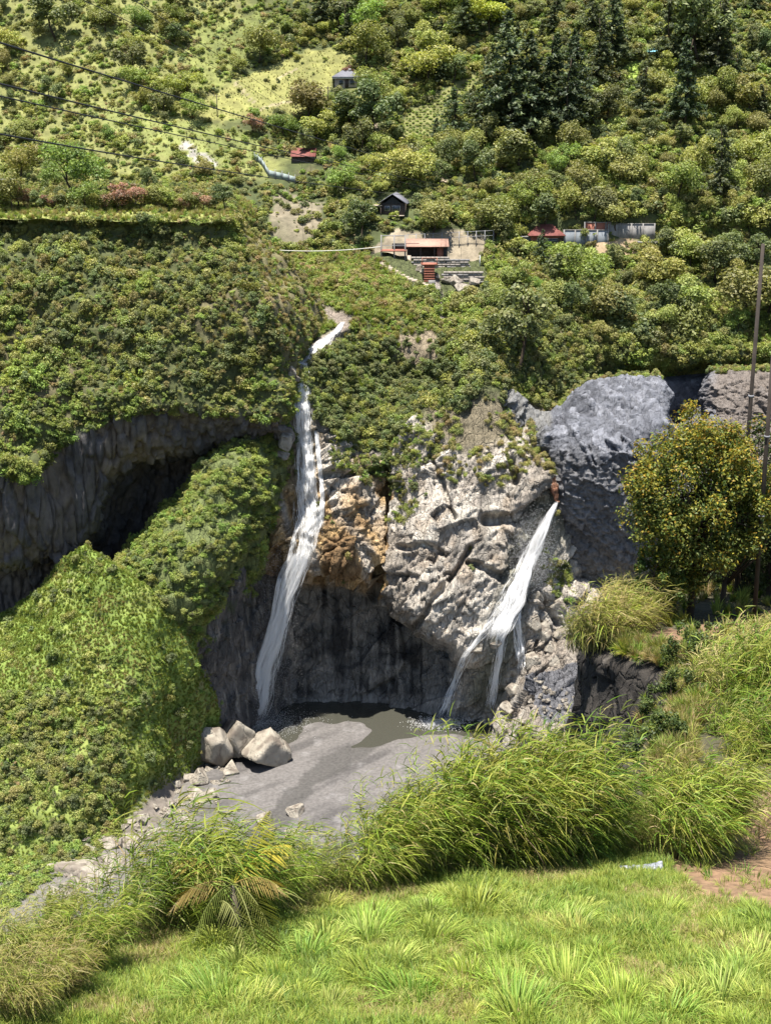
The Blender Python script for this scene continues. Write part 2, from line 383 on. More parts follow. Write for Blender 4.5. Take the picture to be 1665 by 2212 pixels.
# ---- central cliff: gorge spur, rock wall, hollowed grotto, rocky foot on the right
rows = [
 [(560,545,262),(640,545,258),(760,548,253),(850,556,250),(940,560,250),(1040,560,251),(1150,575,252),(1250,590,253),(1400,600,254)],
 [(600,625,245),(655,612,243),(760,605,239),(850,598,240),(940,606,241),(1040,628,239),(1150,650,238),(1250,660,240),(1400,670,242)],
 [(640,712,228),(735,690,226),(800,680,229),(870,660,232),(950,690,231),(1040,705,227),(1150,730,227),(1250,740,230),(1400,760,232)],
 [(600,778,216),(690,745,217),(770,735,223),(860,735,224),(950,760,221),(1040,775,218),(1150,810,220),(1250,812,226),(1400,800,238)],
 [(580,835,207),(645,810,208.5),(720,800,214),(830,800,221.5),(950,830,219),(1040,835,212),(1130,870,216),(1240,900,222),(1400,930,238)],
 [(560,960,206),(650,940,206),(720,940,208),(830,930,212.5),(930,900,211.5),(1040,915,208),(1130,960,209),(1210,1000,215),(1380,1020,234)],
 [(545,1080,204.5),(650,1060,204),(740,1030,204.5),(830,1060,209),(920,1030,207),(1040,1040,204),(1160,1040,203),(1212,1080,209),(1380,1120,216)],
 [(530,1200,202.5),(640,1180,201.5),(740,1150,200.5),(830,1180,205.5),(900,1160,202),(1030,1170,199.5),(1150,1200,201),(1225,1200,206),(1380,1220,212)],
 [(505,1240,203),(600,1222,202),(740,1232,200.5),(800,1262,202),(870,1312,199),(970,1378,196),(1070,1370,196.5),(1150,1310,198),(1240,1300,201)],
 [(500,1250,209),(600,1232,210),(740,1246,212),(800,1278,212),(880,1330,210),(965,1398,203.5),(1065,1440,198.5),(1150,1380,197),(1245,1370,199)],
 [(470,1400,205),(600,1400,208.5),(740,1400,210),(820,1400,210),(900,1430,208),(980,1470,203.5),(1065,1500,199.5),(1145,1440,195),(1245,1440,194)],
 [(440,1522,205),(600,1525,207),(740,1527,208),(820,1528,207),(900,1532,205),(985,1545,202),(1065,1560,199),(1130,1530,191),(1245,1550,187)],
 [(430,1570,204),(600,1570,206),(740,1570,206),(820,1575,205),(900,1580,204),(985,1600,200),(1060,1625,195),(1110,1650,188),(1250,1690,179)],
]
for r_, e_ in zip(rows, [(1950,600,256),(1950,680,245),(1950,765,236),(1950,795,240),(1950,930,240),(1950,1020,234),(1950,1120,218),(1950,1220,214),(1950,1300,206),(1950,1370,205),(1950,1440,200),(1950,1550,193),(1950,1690,184)]): r_.append(e_)
CLIFF = Patch(rows, 600, 560)
px, py = CLIFF.px.copy(), CLIFF.py.copy()
rocky = smooth(-20, 25, py - np.interp(px, [560, 620, 690, 760, 830, 900, 1000, 1080, 1150, 1200], [800, 800, 900, 950, 980, 900, 980, 960, 900, 900]))
v = CLIFF.V
hang = smooth(1238, 1275, py - np.interp(px, [500, 740, 800, 870, 970, 1060], [0, 0, 20, 70, 130, 150]))*(px < 1010)*smooth(1010, 960, px)
n_w = vnoise(v/1.5, 64); n_w2 = vnoise(v/1.5+7, 65)
wv = v + 1.6*np.stack([fbm(v/7., 2, 61), fbm(v/7., 2, 62), fbm(v/7., 2, 63)], -1)
dia = np.stack([wv[..., 0]*.86-wv[..., 2]*.5, wv[..., 1], wv[..., 0]*.5+wv[..., 2]*.86], -1)       # joints run down to the left
b1, i1 = facets(dia/C(5.5, 6., 8.5), 70, 1.2, .3); b2, i2 = facets(dia/C(2.3, 2.5, 3.6), 75, 1.3, .3); b3, i3 = facets(dia/C(.95, 1., 1.4), 80, 1.3, .4)
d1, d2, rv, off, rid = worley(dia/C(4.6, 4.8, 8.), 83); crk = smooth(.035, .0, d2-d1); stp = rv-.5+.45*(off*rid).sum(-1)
e1_, e2_, ev, eo, eid = worley(np.stack([wv[..., 0]*.64-wv[..., 2]*.77, wv[..., 1], wv[..., 0]*.77+wv[..., 2]*.64], -1)/C(1.5, 1.9, 3.9)+.3*np.stack([n_w, n_w2, n_w], -1), 88); crk2 = smooth(.06, .0, e2_-e1_); stp2 = ev-.5+.5*(eo*eid).sum(-1)
shard = worley(dia/C(.55, .8, 4.2), 90)[2]
g1_, g2_, gv, go_, gid = worley(dia/C(.7, .7, 1.1), 89); stp3 = gv-.5+.5*(go_*gid).sum(-1)
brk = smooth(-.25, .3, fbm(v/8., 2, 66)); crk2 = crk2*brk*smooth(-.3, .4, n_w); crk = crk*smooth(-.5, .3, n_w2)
deep = 0
for pl, w_, dp in (([(838, 990), (838, 1090), (826, 1190), (808, 1285)], 15, 3.2), ([(1012, 1185), (965, 1265), (905, 1345)], 8, 1.8), ([(1050, 1125), (1110, 1120), (1160, 1085)], 17, 2.6), ([(1010, 1215), (1080, 1250), (1140, 1175)], 11, 2.4),
                   ([(700, 1030), (760, 1022), (825, 1010)], 11, 2.6), ([(1105, 1000), (1115, 1040)], 13, 2.2), ([(880, 1190), (930, 1180), (960, 1195)], 9, 1.6), ([(985, 1120), (960, 1060), (940, 1000)], 7, 1.5), ([(1160, 1290), (1200, 1345)], 9, 1.8), ([(560, 1240), (590, 1120), (605, 1000)], 10, 1.5)):
    deep = np.maximum(deep, dp*smooth(w_, w_*.35, segdist(px+5*n_w, py+5*n_w2, pl)))
CLIFF.disp(rocky*(1-.45*hang)*(.75*b1+2.1*stp+(.25+.7*brk)*stp2+(.1+.22*brk)*stp3+.34*(shard-.5)-.35*crk-.2*crk2-deep-.3) + (1-rocky)*(1.6*fbm(v/8., 3, 85)+.5*fbm(v/2., 2, 86)) + hang*.5*fbm(v/3., 3, 87))
n1 = fbm(v/7., 4, 91); n2 = fbm(v/2., 4, 92); nb = fbm(v/18., 2, 93)
ctan = mixc(base_col(CLIFF, (.36, .32, .27)), (.23, .20, .17), smooth(0., .6, n1)); ctan = mixc(ctan, (.47, .43, .365), smooth(.4, .9, ev)*.7); ctan = mixc(ctan, (.20, .18, .16), smooth(.45, .1, rv)*.5)
ctan = mixc(ctan, (.20, .165, .13), smooth(.55, .2, i1)*.55)
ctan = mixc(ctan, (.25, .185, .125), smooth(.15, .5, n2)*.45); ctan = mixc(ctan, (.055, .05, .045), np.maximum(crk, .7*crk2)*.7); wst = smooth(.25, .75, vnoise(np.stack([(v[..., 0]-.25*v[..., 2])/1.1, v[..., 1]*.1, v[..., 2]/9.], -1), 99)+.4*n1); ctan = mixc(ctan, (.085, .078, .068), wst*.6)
OCHRE = [(505, 1270), (505, 1180), (570, 1050), (585, 930), (650, 890), (700, 980), (770, 970), (850, 1010), (850, 1190), (810, 1310), (740, 1285), (600, 1272)]
osk = vnoise(np.stack([(v[..., 0]+.3*v[..., 2])/1.3, v[..., 1]*.1, v[..., 2]/7.], -1), 94); oc = inpoly(px+8*n_w, py+8*n_w2, OCHRE, 16)*smooth(-.45, .25, .6*n1+.6*osk)*(.4+.6*smooth(980, 1080, py))
ctan = mixc(ctan, (.40, .25, .095), oc*.8); ctan = mixc(ctan, (.12, .07, .035), oc*smooth(.0, .45, n2+.5*osk)*.8)
# grotto wall: grey stone with dark seep streaks that run straight down
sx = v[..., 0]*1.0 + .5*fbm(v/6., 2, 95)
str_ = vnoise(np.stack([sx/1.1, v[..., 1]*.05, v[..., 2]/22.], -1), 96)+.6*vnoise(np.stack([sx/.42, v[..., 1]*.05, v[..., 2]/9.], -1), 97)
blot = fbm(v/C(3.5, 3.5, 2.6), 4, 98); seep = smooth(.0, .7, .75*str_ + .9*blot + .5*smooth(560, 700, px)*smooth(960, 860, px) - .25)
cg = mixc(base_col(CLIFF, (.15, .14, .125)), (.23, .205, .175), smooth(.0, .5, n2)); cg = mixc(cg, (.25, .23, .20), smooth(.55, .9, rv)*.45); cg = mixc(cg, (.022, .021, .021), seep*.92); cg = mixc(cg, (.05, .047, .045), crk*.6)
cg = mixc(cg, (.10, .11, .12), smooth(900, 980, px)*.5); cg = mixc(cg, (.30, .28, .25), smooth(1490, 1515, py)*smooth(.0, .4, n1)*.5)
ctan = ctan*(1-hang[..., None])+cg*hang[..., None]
wet2 = smooth(60, 15, segdist(px, py, [(1200, 1080), (1130, 1200), (1090, 1330), (1060, 1500)])*1.0)
ctan = mixc(ctan, (.09, .095, .065), wet2*.75*(1-hang))
ctan = mixc(ctan, (.12, .10, .06), smooth(40, 10, segdist(px, py, [(650, 810), (655, 1000), (660, 1150), (600, 1290)]))*.5)
foot = smooth(1300, 1420, py)*smooth(1120, 1150, px)
ctan = mixc(ctan, (.17, .14, .11), foot*.7)
GRAV = [(1140, 1462), (1250, 1440), (1250, 1580), (1180, 1570), (1150, 1520)]
ctan = mixc(ctan, (.10, .10, .108), inpoly(px, py, GRAV, 5)*.95)
cveg = mixc(base_col(CLIFF, (.07, .08, .03)), (.17, .14, .08), smooth(.1, .5, n1)*.6)
cveg = mixc(cveg, (.155, .13, .085), smooth(900, 940, px)*smooth(1230, 1200, px)*smooth(840, 880, py))
c = cveg*(1-rocky[..., None])+ctan*rocky[..., None]
STREAM = [(640, 600), (665, 632), (690, 668), (742, 692), (735, 715), (690, 745), (640, 790)]
c = mixc(c, (.20, .165, .135), smooth(22, 9, segdist(px+6*n_w, py+6*n_w2, STREAM)))
CHUTE = [(938, 612), (945, 640), (952, 668), (955, 700)]
c = mixc(c, (.22, .19, .17), smooth(16, 9, segdist(px+5*n_w, py, CHUTE)))
BARE3 = [(860, 720), (900, 700), (945, 715), (960, 770), (900, 790), (860, 770)]
c = mixc(c, (.20, .16, .11), inpoly(px, py, BARE3, 12)*.9)
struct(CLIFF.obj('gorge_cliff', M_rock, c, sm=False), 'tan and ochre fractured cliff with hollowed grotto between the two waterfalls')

# ---- green rib left of the grotto
rows = [
 [(490,935,214),(515,930,211),(560,925,207.5),(598,922,206),(606,930,207),(610,945,211)],
 [(430,1075,213),(460,1050,202),(500,1020,196),(560,1005,200),(580,1020,203),(584,1050,208)],
 [(335,1190,210),(362,1165,197),(412,1140,190),(500,1095,193.5),(536,1112,199),(540,1160,205)],
 [(262,1275,205),(292,1255,193),(348,1232,187),(440,1200,186.5),(480,1215,192),(486,1260,200)],
 [(280,1290,199),(315,1290,192),(345,1285,187),(390,1300,185),(410,1310,189),(420,1360,197)],
 [(320,1400,197),(350,1400,193),(380,1400,190),(400,1400,189),(415,1420,193),(430,1450,200)],
 [(380,1570,194),(400,1565,192),(415,1560,191),(430,1555,191),(440,1555,194),(450,1550,200)],
]
RIB = Patch(rows, 260, 200)
v = RIB.V; RIB.disp(1.2*facets(v/C(5, 5, 8), 101, 1.2, .3)[0]+.7*facets(v/C(2, 2, 3), 105, 1.3, .3)[0]+.8*fbm(v/6., 2, 103)-.6)
n1 = fbm(v/5., 4, 107); n2 = fbm(v/1.5, 3, 108)
c = mixc(base_col(RIB, (.17, .15, .13)), (.08, .075, .07), smooth(-.1, .5, n1)); c = mixc(c, (.25, .21, .16), smooth(.2, .6, n2)*.6)
ribveg = smooth(8, -8, RIB.px - np.interp(RIB.py, [930, 1000, 1090, 1190, 1310, 1400, 1560], [640]*7))
c = mixc(c, (.11, .13, .045), ribveg)
struct(RIB.obj('gorge_rib', M_rock, c, sm=False), 'bushy rib of rock beside the grotto')

# bare shaded wall that drops from the rib into the grotto
top = P(*np.array([(376, 1325, 186), (392, 1300, 186), (442, 1212, 187.5), (480, 1200, 192), (512, 1110, 195), (540, 1095, 199), (566, 1020, 202), (582, 1010, 204), (600, 932, 206.5), (620, 925, 209)]).T)
sw = np.concatenate([[0], np.cumsum(np.linalg.norm(np.diff(top[:, :2], axis=0), axis=1))]); si = np.linspace(0, sw[-1], 170); T_ = np.stack([np.interp(si, sw, top[:, k]) for k in range(3)], -1)
for _ in range(5): T_[1:-1] = (T_[:-2]+2*T_[1:-1]+T_[2:])/4
fz = np.linspace(0, 1, 230)[:, None]; WV = np.empty((230, 170, 3)); WV[..., 2] = T_[:, 2]*(1-fz)+(-93)*fz; WV[..., 0] = T_[:, 0]-1.2*np.sin(fz*2.4)+1.0*fz; WV[..., 1] = T_[:, 1]+.8*np.sin(fz*2.4)
wd_ = 1.0*facets(WV/C(4, 4, 6), 171, 1.1, .35)[0]+.5*facets(WV/C(1.6, 1.6, 2.4), 172, 1.2, .35)[0]-.8+.8*(worley(WV/C(2.4, 2.4, 3.6), 176)[2]-.5)
WV[..., 0] += .85*wd_; WV[..., 1] -= .4*wd_; nw_ = fbm(WV/4., 4, 174); nv_ = fbm(WV/C(1., 1., 6.), 3, 175)
cw = mixc(np.ones(WV.shape)*C(.12, .107, .095), (.055, .052, .05), smooth(-.1, .4, nw_)); cw = mixc(cw, (.27, .24, .20), smooth(.15, .5, nv_)*.6); cw = mixc(cw, (.06, .08, .03), smooth(.2, .5, nw_)*smooth(.5, .1, fz+0*nw_))
ii = np.arange(230*170).reshape(230, 170); WALL = Patch.__new__(Patch); WALL.V = WV; WALL.upd()
struct(mesh_obj('grotto_side_wall', WV, np.stack([ii[:-1, :-1], ii[:-1, 1:], ii[1:, 1:], ii[1:, :-1]], -1).reshape(-1, 4), M_rock, cw, False), 'dark bare rock wall on the left side of the grotto')

# ---- green talus slope
rows = [
 [(-420,1370,196),(-60,1335,195),(40,1288,194),(110,1232,192),(178,1182,188),(200,1200,196)],
 [(-420,1405,187),(-60,1385,187),(70,1335,187),(170,1265,184.5),(262,1240,184.5),(282,1260,193)],
 [(-420,1470,179),(-60,1460,179),(90,1415,179.5),(220,1350,179.5),(335,1294,182),(352,1315,191)],
 [(-420,1540,172),(-60,1540,172),(110,1510,173.5),(265,1450,175.5),(386,1382,182),(402,1395,190)],
 [(-420,1660,166),(-60,1660,166),(115,1630,167.5),(285,1560,172),(438,1490,184),(452,1505,190)],
 [(-420,1780,160),(-60,1780,160),(110,1745,162),(300,1650,170),(462,1575,186.5),(474,1590,190)],
 [(-420,1890,154),(-60,1885,154.5),(90,1850,157),(280,1745,167),(445,1655,184.5),(470,1660,186)],
 [(-420,2080,141),(-60,2030,142.5),(100,1935,151),(300,1808,163.2),(450,1700,178),(480,1690,179.5)],
]
TAL = Patch(rows, 190, 200)
v = TAL.V; TAL.disp(2.0*fbm(v/9., 3, 111)+.7*fbm(v/2.5, 3, 112)+.9*fbm(np.stack([(v[..., 0]+v[..., 1])/2.2, (v[..., 0]-v[..., 1])/14., v[..., 2]/14.], -1), 2, 116))
n1 = fbm(v/8., 4, 113); n2 = fbm(v/2., 3, 114)
c = mixc(base_col(TAL, (.14, .19, .04)), (.20, .23, .06), smooth(-.1, .4, n1)); c = mixc(c, (.19, .15, .10), smooth(.25, .6, n2)*.5)
low = smooth(-35, 25, TAL.py - np.interp(TAL.px, [-300, 0, 90, 200, 260, 330, 440], [2050, 1985, 1905, 1850, 1790, 1705, 1640])+20*n1)
c = mixc(c, (.14, .12, .10), low)
struct(TAL.obj('talus_slope', M_earth, c), 'bright green talus slope left of the plunge pool')

# ---- grey lava cliff on the right
rows = [
 [(1030,800,226),(1110,868,226),(1180,892,224),(1260,835,224),(1340,818,226),(1408,815,227),(1424,815,236),(1530,805,238),(1545,800,231),(1650,800,227),(1900,790,222)],
 [(1045,818,218),(1125,884,217.5),(1188,905,215.5),(1262,850,218),(1340,832,220),(1414,828,221),(1430,830,234),(1528,820,235),(1546,822,225),(1650,822,222),(1900,810,218)],
 [(1060,830,214),(1140,905,213),(1196,920,211),(1270,890,212),(1340,873,213),(1424,877,214),(1440,870,234),(1525,870,233),(1550,866,222),(1650,866,219.5),(1900,855,216)],
 [(1080,870,213),(1160,955,212),(1203,948,207),(1280,932,206),(1350,924,207),(1436,914,208.5),(1455,915,234),(1522,895,226),(1556,905,219),(1650,915,218),(1900,900,214)],
 [(1110,930,213),(1188,985,211),(1206,985,204.5),(1290,975,202),(1360,950,202),(1440,940,204),(1470,940,222),(1530,930,216),(1560,950,215),(1650,960,214),(1900,960,210)],
 [(1150,990,213),(1196,1040,210.5),(1212,1060,204),(1290,1060,202),(1370,1060,201.5),(1450,1060,202),(1500,1060,206),(1560,1060,208),(1600,1060,208),(1700,1060,208),(1900,1060,206)],
 [(1160,1100,213),(1205,1130,209),(1222,1150,204.5),(1290,1165,203),(1370,1165,202),(1450,1165,202),(1500,1165,203),(1560,1165,204),(1600,1165,204),(1700,1165,204),(1900,1165,202)],
 [(1170,1240,212),(1212,1250,209),(1235,1255,207),(1300,1255,206),(1370,1255,205),(1450,1255,204),(1500,1255,203),(1560,1255,203),(1600,1255,203),(1700,1255,203),(1900,1255,200)],
 [(1170,1400,210),(1212,1400,209),(1235,1390,207),(1300,1390,206),(1370,1390,205),(1450,1390,204),(1500,1390,203),(1560,1390,203),(1600,1390,203),(1700,1390,203),(1900,1390,200)],
]
GREY = Patch(rows, 380, 460)
px, py = GREY.px.copy(), GREY.py.copy(); v = GREY.V
fan = v.copy(); fan[..., 0] = v[..., 0]*.8+.75*v[..., 2]+2.*fbm(v/9., 2, 121); fan[..., 2] = .35*(v[..., 2]-.7*v[..., 0])+1.5*fbm(v/7., 2, 122)
lam = worley(fan/C(1.0, 1.6, 2.0)+.5*np.stack([vnoise(v/.9, 137), vnoise(v/.9+5, 138), vnoise(v/.9+9, 139)], -1), 128)[2]; lam2 = worley(v/C(.7, .9, .5), 129)[2]
GREY.disp((1-.9*smooth(1425, 1440, px)*smooth(1540, 1525, px))*np.linspace(0, 6, v.shape[0]).clip(0, 1)[:, None]*(.7*facets(v/C(7, 7, 6), 125, 1.2, .3)[0]+.75*(lam-.5)+.45*(lam2-.5)+.7*facets(fan/C(2.2, 3., 5.), 131, 1.2, .3)[0]+.5*fbm(v/10., 2, 134)-.6))
n1 = fbm(v/5., 4, 135); n2 = fbm(fan/C(.7, 1.5, 3.), 3, 136)
c = mixc(base_col(GREY, (.11, .114, .13)), (.055, .057, .067), smooth(-.1, .4, n1)); c = mixc(c, (.21, .215, .24), smooth(.55, .95, lam)*.7); c = mixc(c, (.04, .042, .05), smooth(.3, .05, lam2)*.6)
c = mixc(c, (.13, .12, .108), smooth(960, 1010, py)*.5); c = mixc(c, (.14, .112, .088), smooth(1530, 1560, px)*.8)
c = mixc(c, (.15, .145, .13), smooth(1200, 1185, px)*.7)
c = mixc(c, (.20, .175, .145), smooth(1170, 1240, py)*.8)
struct(GREY.obj('lava_cliff', M_grey, c, sm=False), 'jagged grey lava cliff right of the second waterfall')

# ---- river bed and pool
RBZ = -91.0
gx, gy = np.meshgrid(np.linspace(-95, 60, 300), np.linspace(128, 216, 260))
V = np.stack([gx, gy, np.full_like(gx, RBZ)], -1); px, py = proj(V)
BARS = [[(600, 1640), (640, 1590), (655, 1570), (690, 1556), (770, 1560), (802, 1578), (790, 1600), (700, 1640), (640, 1690), (560, 1740), (520, 1660)],
        [(640, 1760), (700, 1690), (770, 1645), (850, 1602), (930, 1585), (1030, 1588), (1200, 1560), (1300, 1800), (900, 1950), (500, 2100), (300, 2100), (560, 1850)],
        [(-300, 1800), (200, 1800), (480, 1655), (590, 1650), (640, 1672), (600, 1740), (420, 1900), (200, 2100), (-400, 2200)]]
bar = np.zeros(px.shape)
for b_ in BARS: bar = np.maximum(bar, inpoly(px, py, b_, 7))
for _ in range(3):
    bar = (bar+np.roll(bar, 1, 0)+np.roll(bar, -1, 0)+np.roll(bar, 1, 1)+np.roll(bar, -1, 1))/5
nz = fbm(V/6., 3, 141); V[..., 2] = RBZ - .55 + .60*smooth(1588, 1625, py)*(1-bar) + .75*bar + .10*nz + .07*fbm(V/1.2, 2, 142)
V[..., 2] += .8*smooth(0, 1, inpoly(px, py, BARS[2]).astype(float))*(.4+.6*nz)*smooth(520, 300, px)
n2 = fbm(V/2., 3, 143); st = fbm(np.stack([(gx+gy)*.05, (gx-gy)*.35, 0*gx], -1), 3, 145)
c = np.ones(V.shape)*C(.115, .106, .10); c = mixc(c, (.07, .065, .062), smooth(-.1, .4, st)); c = mixc(c, (.19, .18, .175), smooth(.2, .55, n2)*.5)
c = mixc(c, (.055, .052, .048), smooth(.7, .3, bar)*.75); c = mixc(c, (.13, .12, .105), smooth(480, 380, px)*.8)
i = np.arange(300*260).reshape(260, 300)
F = np.stack([i[:-1, :-1], i[:-1, 1:], i[1:, 1:], i[1:, :-1]], -1).reshape(-1, 4)
struct(mesh_obj('river_bed', V, F, M_gravel, c, True), 'grey gravel river bed below the waterfalls')
RIV = Patch.__new__(Patch); RIV.V = V; RIV.upd()
Mw, t, b, L = new_mat('murky_water')
b.inputs['Base Color'].default_value = (.052, .051, .04, 1); b.inputs['Roughness'].default_value = .09; b.inputs['IOR'].default_value = 1.33
b.inputs['Alpha'].default_value = .92
co = N(t, 'ShaderNodeTexCoord'); n_ = N(t, 'ShaderNodeTexNoise'); n_.inputs['Scale'].default_value = 1.6; n_.inputs['Detail'].default_value = 5
L.new(co.outputs['Object'], n_.inputs['Vector']); bp = N(t, 'ShaderNodeBump'); bp.inputs['Strength'].default_value = .35; bp.inputs['Distance'].default_value = .15
L.new(n_.outputs['Fac'], bp.inputs['Height']); L.new(bp.outputs[0], b.inputs['Normal'])
wx, wy = np.meshgrid(np.linspace(-60, 40, 60), np.linspace(140, 214, 50)); i = np.arange(3000).reshape(50, 60)
struct(mesh_obj('pool_water', np.stack([wx, wy, np.full_like(wx, RBZ-.12)], -1), np.stack([i[:-1, :-1], i[:-1, 1:], i[1:, 1:], i[1:, :-1]], -1).reshape(-1, 4), Mw, None, True), 'murky plunge pool and shallow stream')

# ---- foreground ground: lawn, bare earth and the cliff edge beyond the cane
EDGE = [(-40, 10), (-14, 14), (-9, 16.5), (-6.2, 19.5), (-3.4, 22), (-1.2, 24.2), (2, 26), (4.8, 27.2), (6.4, 28.8), (7.4, 33), (9.0, 38), (10.0, 42.3), (9.0, 44.2), (8.3, 46.3), (8.4, 49), (9.4, 53), (11.5, 56), (15, 58), (60, 60), (60, -20), (-40, -20)]
def ground_z(x, y):
    s = -7.3 - .285*y
    s = np.where(y > 26, -7.3-.285*26-.155*(y-26), s)
    return s + .05*(x-2)*smooth(6, 14, np.abs(x))*0
gx, gy = np.meshgrid(np.linspace(-24, 30, 540), np.linspace(3, 64, 560))
inside = inpoly(gx, gy, EDGE); dd = segdist(gx, gy, EDGE[:18])
sd = np.where(inside, -dd, dd)
n1 = fbm(np.stack([gx/4, gy/4, 0*gx], -1), 4, 151)
sdw = sd + .5*n1
gz = ground_z(gx, gy) - .25*smooth(-.2, .2, sdw) + .16*n1*(sd < 0) + .05*fbm(np.stack([gx, gy, 0*gx], -1), 3, 153)
gz -= .55*smooth(1.6, 0, np.hypot((gx+4.1)/1.6, gy-15.2))                # the little bank at the lower edge
V = np.stack([gx, gy, gz], -1); px, py = proj(V)
n2 = fbm(V/.6, 3, 154)
c = np.ones(V.shape)*C(.095, .10, .035); c = mixc(c, (.065, .08, .022), smooth(-.1, .4, n1)); c = mixc(c, (.20, .165, .085), smooth(.1, .5, n2)*.6)
DIRT = [(1410, 1850), (1480, 1800), (1700, 1690), (1900, 1700), (1900, 1990), (1665, 1975), (1560, 1960), (1470, 1900)]
dirt = inpoly(px, py, DIRT, 14).astype(float)
DIRT2 = [(1365, 1400), (1380, 1372), (1430, 1360), (1700, 1325), (1700, 1352), (1560, 1365), (1440, 1395)]
dirt = np.maximum(dirt, inpoly(px, py, DIRT2, 8))
c = mixc(c, (.06, .055, .032), smooth(29, 33, gy)); c = mixc(c, (.20, .118, .075), dirt*(.8+.2*n2))
c = mixc(c, (.085, .075, .06), smooth(.05, .2, sdw))
c = mixc(c, (.17, .15, .12), smooth(.2, .5, sdw)*smooth(.1, .4, fbm(V/.35, 2, 159)))
c = mixc(c, (.16, .12, .075), smooth(1.5, .5, np.hypot((gx+4.1)/1.6, gy-15.0)))
i = np.arange(560*540).reshape(560, 540)
F = np.stack([i[:-1, :-1], i[:-1, 1:], i[1:, 1:], i[1:, :-1]], -1).reshape(-1, 4)
keep = (sdw < .16); F = F[keep.ravel()[F].all(1)]
struct(mesh_obj('near_ground', V, F, M_lawn, c, True), 'grassy ledge in front with bare earth and a drop beyond')
E = np.array(EDGE[1:18], float); sl_ = np.concatenate([[0], np.cumsum(np.linalg.norm(np.diff(E, axis=0), axis=1))]); ss = np.arange(0, sl_[12]+8, .16)
ex, ey = np.interp(ss, sl_, E[:, 0]), np.interp(ss, sl_, E[:, 1])
for _ in range(6): ex[1:-1] = (ex[:-2]+2*ex[1:-1]+ex[2:])/4; ey[1:-1] = (ey[:-2]+2*ey[1:-1]+ey[2:])/4
tx, ty = np.gradient(ex), np.gradient(ey); tl = np.hypot(tx, ty); ox, oy = -ty/tl, tx/tl
dpt = np.concatenate([np.linspace(0, 9, 60), np.linspace(9.4, 34, 40)])[:, None]; e1 = fbm(np.stack([ex/4, ey/4, 0*ex], -1), 4, 151)
out = (.02-.5*e1)[None]+.05*dpt+.12*smooth(0, .5, dpt)
CL_V = np.stack([ex[None]+ox*out, ey[None]+oy*out, ground_z(ex, ey)[None]-.12-dpt], -1)
dsp = smooth(0, .6, dpt)*(.45*facets(CL_V/C(1.6, 1.6, 1.9), 155, 1.1, .4)[0]+.16*facets(CL_V/.5, 158, 1.1, .5)[0]+.10*facets(CL_V/.2, 160, 1., .6)[0]); CL_V[..., 0] += ox*dsp; CL_V[..., 1] += oy*dsp
cc_ = np.ones(CL_V.shape)*C(.042, .036, .03); cc_ = mixc(cc_, (.095, .083, .07), smooth(.25, .5, fbm(CL_V/.22, 2, 161))); cc_ = mixc(cc_, (.028, .025, .022), smooth(.0, .4, fbm(CL_V/1.5, 2, 162)))
ii = np.arange(CL_V.shape[0]*CL_V.shape[1]).reshape(CL_V.shape[:2])
struct(mesh_obj('ledge_cliff', CL_V, np.stack([ii[:-1, :-1], ii[:-1, 1:], ii[1:, 1:], ii[1:, :-1]], -1).reshape(-1, 4), M_rock, cc_, False), 'dark crumbling earth cliff and pillar below the ledge')
FORE = Patch.__new__(Patch); FORE.V = V; FORE.upd(); FORE_sd = sd
def gpt(x, y): return np.array([x, y, float(ground_z(np.float64(x), np.float64(y)))])
def gpix(px_, py_):                                     # point of the ledge seen at a place in the picture
    Ys = np.linspace(10, 75, 1300); q = P(np.full(1300, px_), np.full(1300, py_), Ys)
    k = np.argmin(np.abs(q[:, 2]-ground_z(q[:, 0], q[:, 1]))); return q[k]

# ------------------------------------------------------------------ plants: prototype meshes
def leaves(Cn, Nn, L, Wd, col, r, bend=.0):
    """diamond leaves: centres, facing, length, width, colour (all per leaf)"""
    n = len(Cn); t = r.normal(size=(n, 3)); t -= Nn*(t*Nn).sum(-1)[:, None]; t /= np.linalg.norm(t, axis=1)[:, None]+1e-9
    b = np.cross(Nn, t); L = np.broadcast_to(L, n)[:, None]; Wd = np.broadcast_to(Wd, n)[:, None]
    V = np.stack([Cn-t*L/2, Cn+b*Wd/2+Nn*bend*L, Cn+t*L/2, Cn-b*Wd/2+Nn*bend*L], 1)
    F = np.arange(n*4).reshape(n, 4)
    return V.reshape(-1, 3), F, np.repeat(col, 4, 0)
def unit(r, n):
    d = r.normal(size=(n, 3)); return d/np.linalg.norm(d, axis=1)[:, None]
def pal(r, n, cols, w=None):
    cols = np.array(cols); k = r.choice(len(cols), n, p=w); return cols[k]*(1+.22*r.normal(size=(n, 1))).clip(.5, 1.6)
G1 = [(0.217, 0.262, 0.058), (0.151, 0.203, 0.047), (0.297, 0.321, 0.08), (0.338, 0.338, 0.106)]
G2 = [(0.113, 0.149, 0.051), (0.087, 0.117, 0.046), (0.172, 0.2, 0.07), (0.223, 0.239, 0.098)]
G3 = [(.23, .30, .055), (.18, .255, .05), (.30, .36, .085), (.14, .19, .05)]
G4 = [(0.213, 0.22, 0.064), (0.254, 0.243, 0.08), (0.158, 0.178, 0.054), (0.284, 0.273, 0.09)]
YEL = [(0.312, 0.324, 0.048), (0.384, 0.36, 0.06), (0.216, 0.264, 0.048)]
RED = [(0.255, 0.143, 0.09), (0.18, 0.135, 0.075), (0.33, 0.195, 0.12), (0.135, 0.135, 0.06)]
DRY = [(0.308, 0.255, 0.1), (0.253, 0.229, 0.08), (0.209, 0.208, 0.06), (0.352, 0.281, 0.14)]
CAN = [(.10, .175, .018), (.16, .24, .025), (.07, .13, .018), (.24, .28, .04), (.27, .25, .06)]
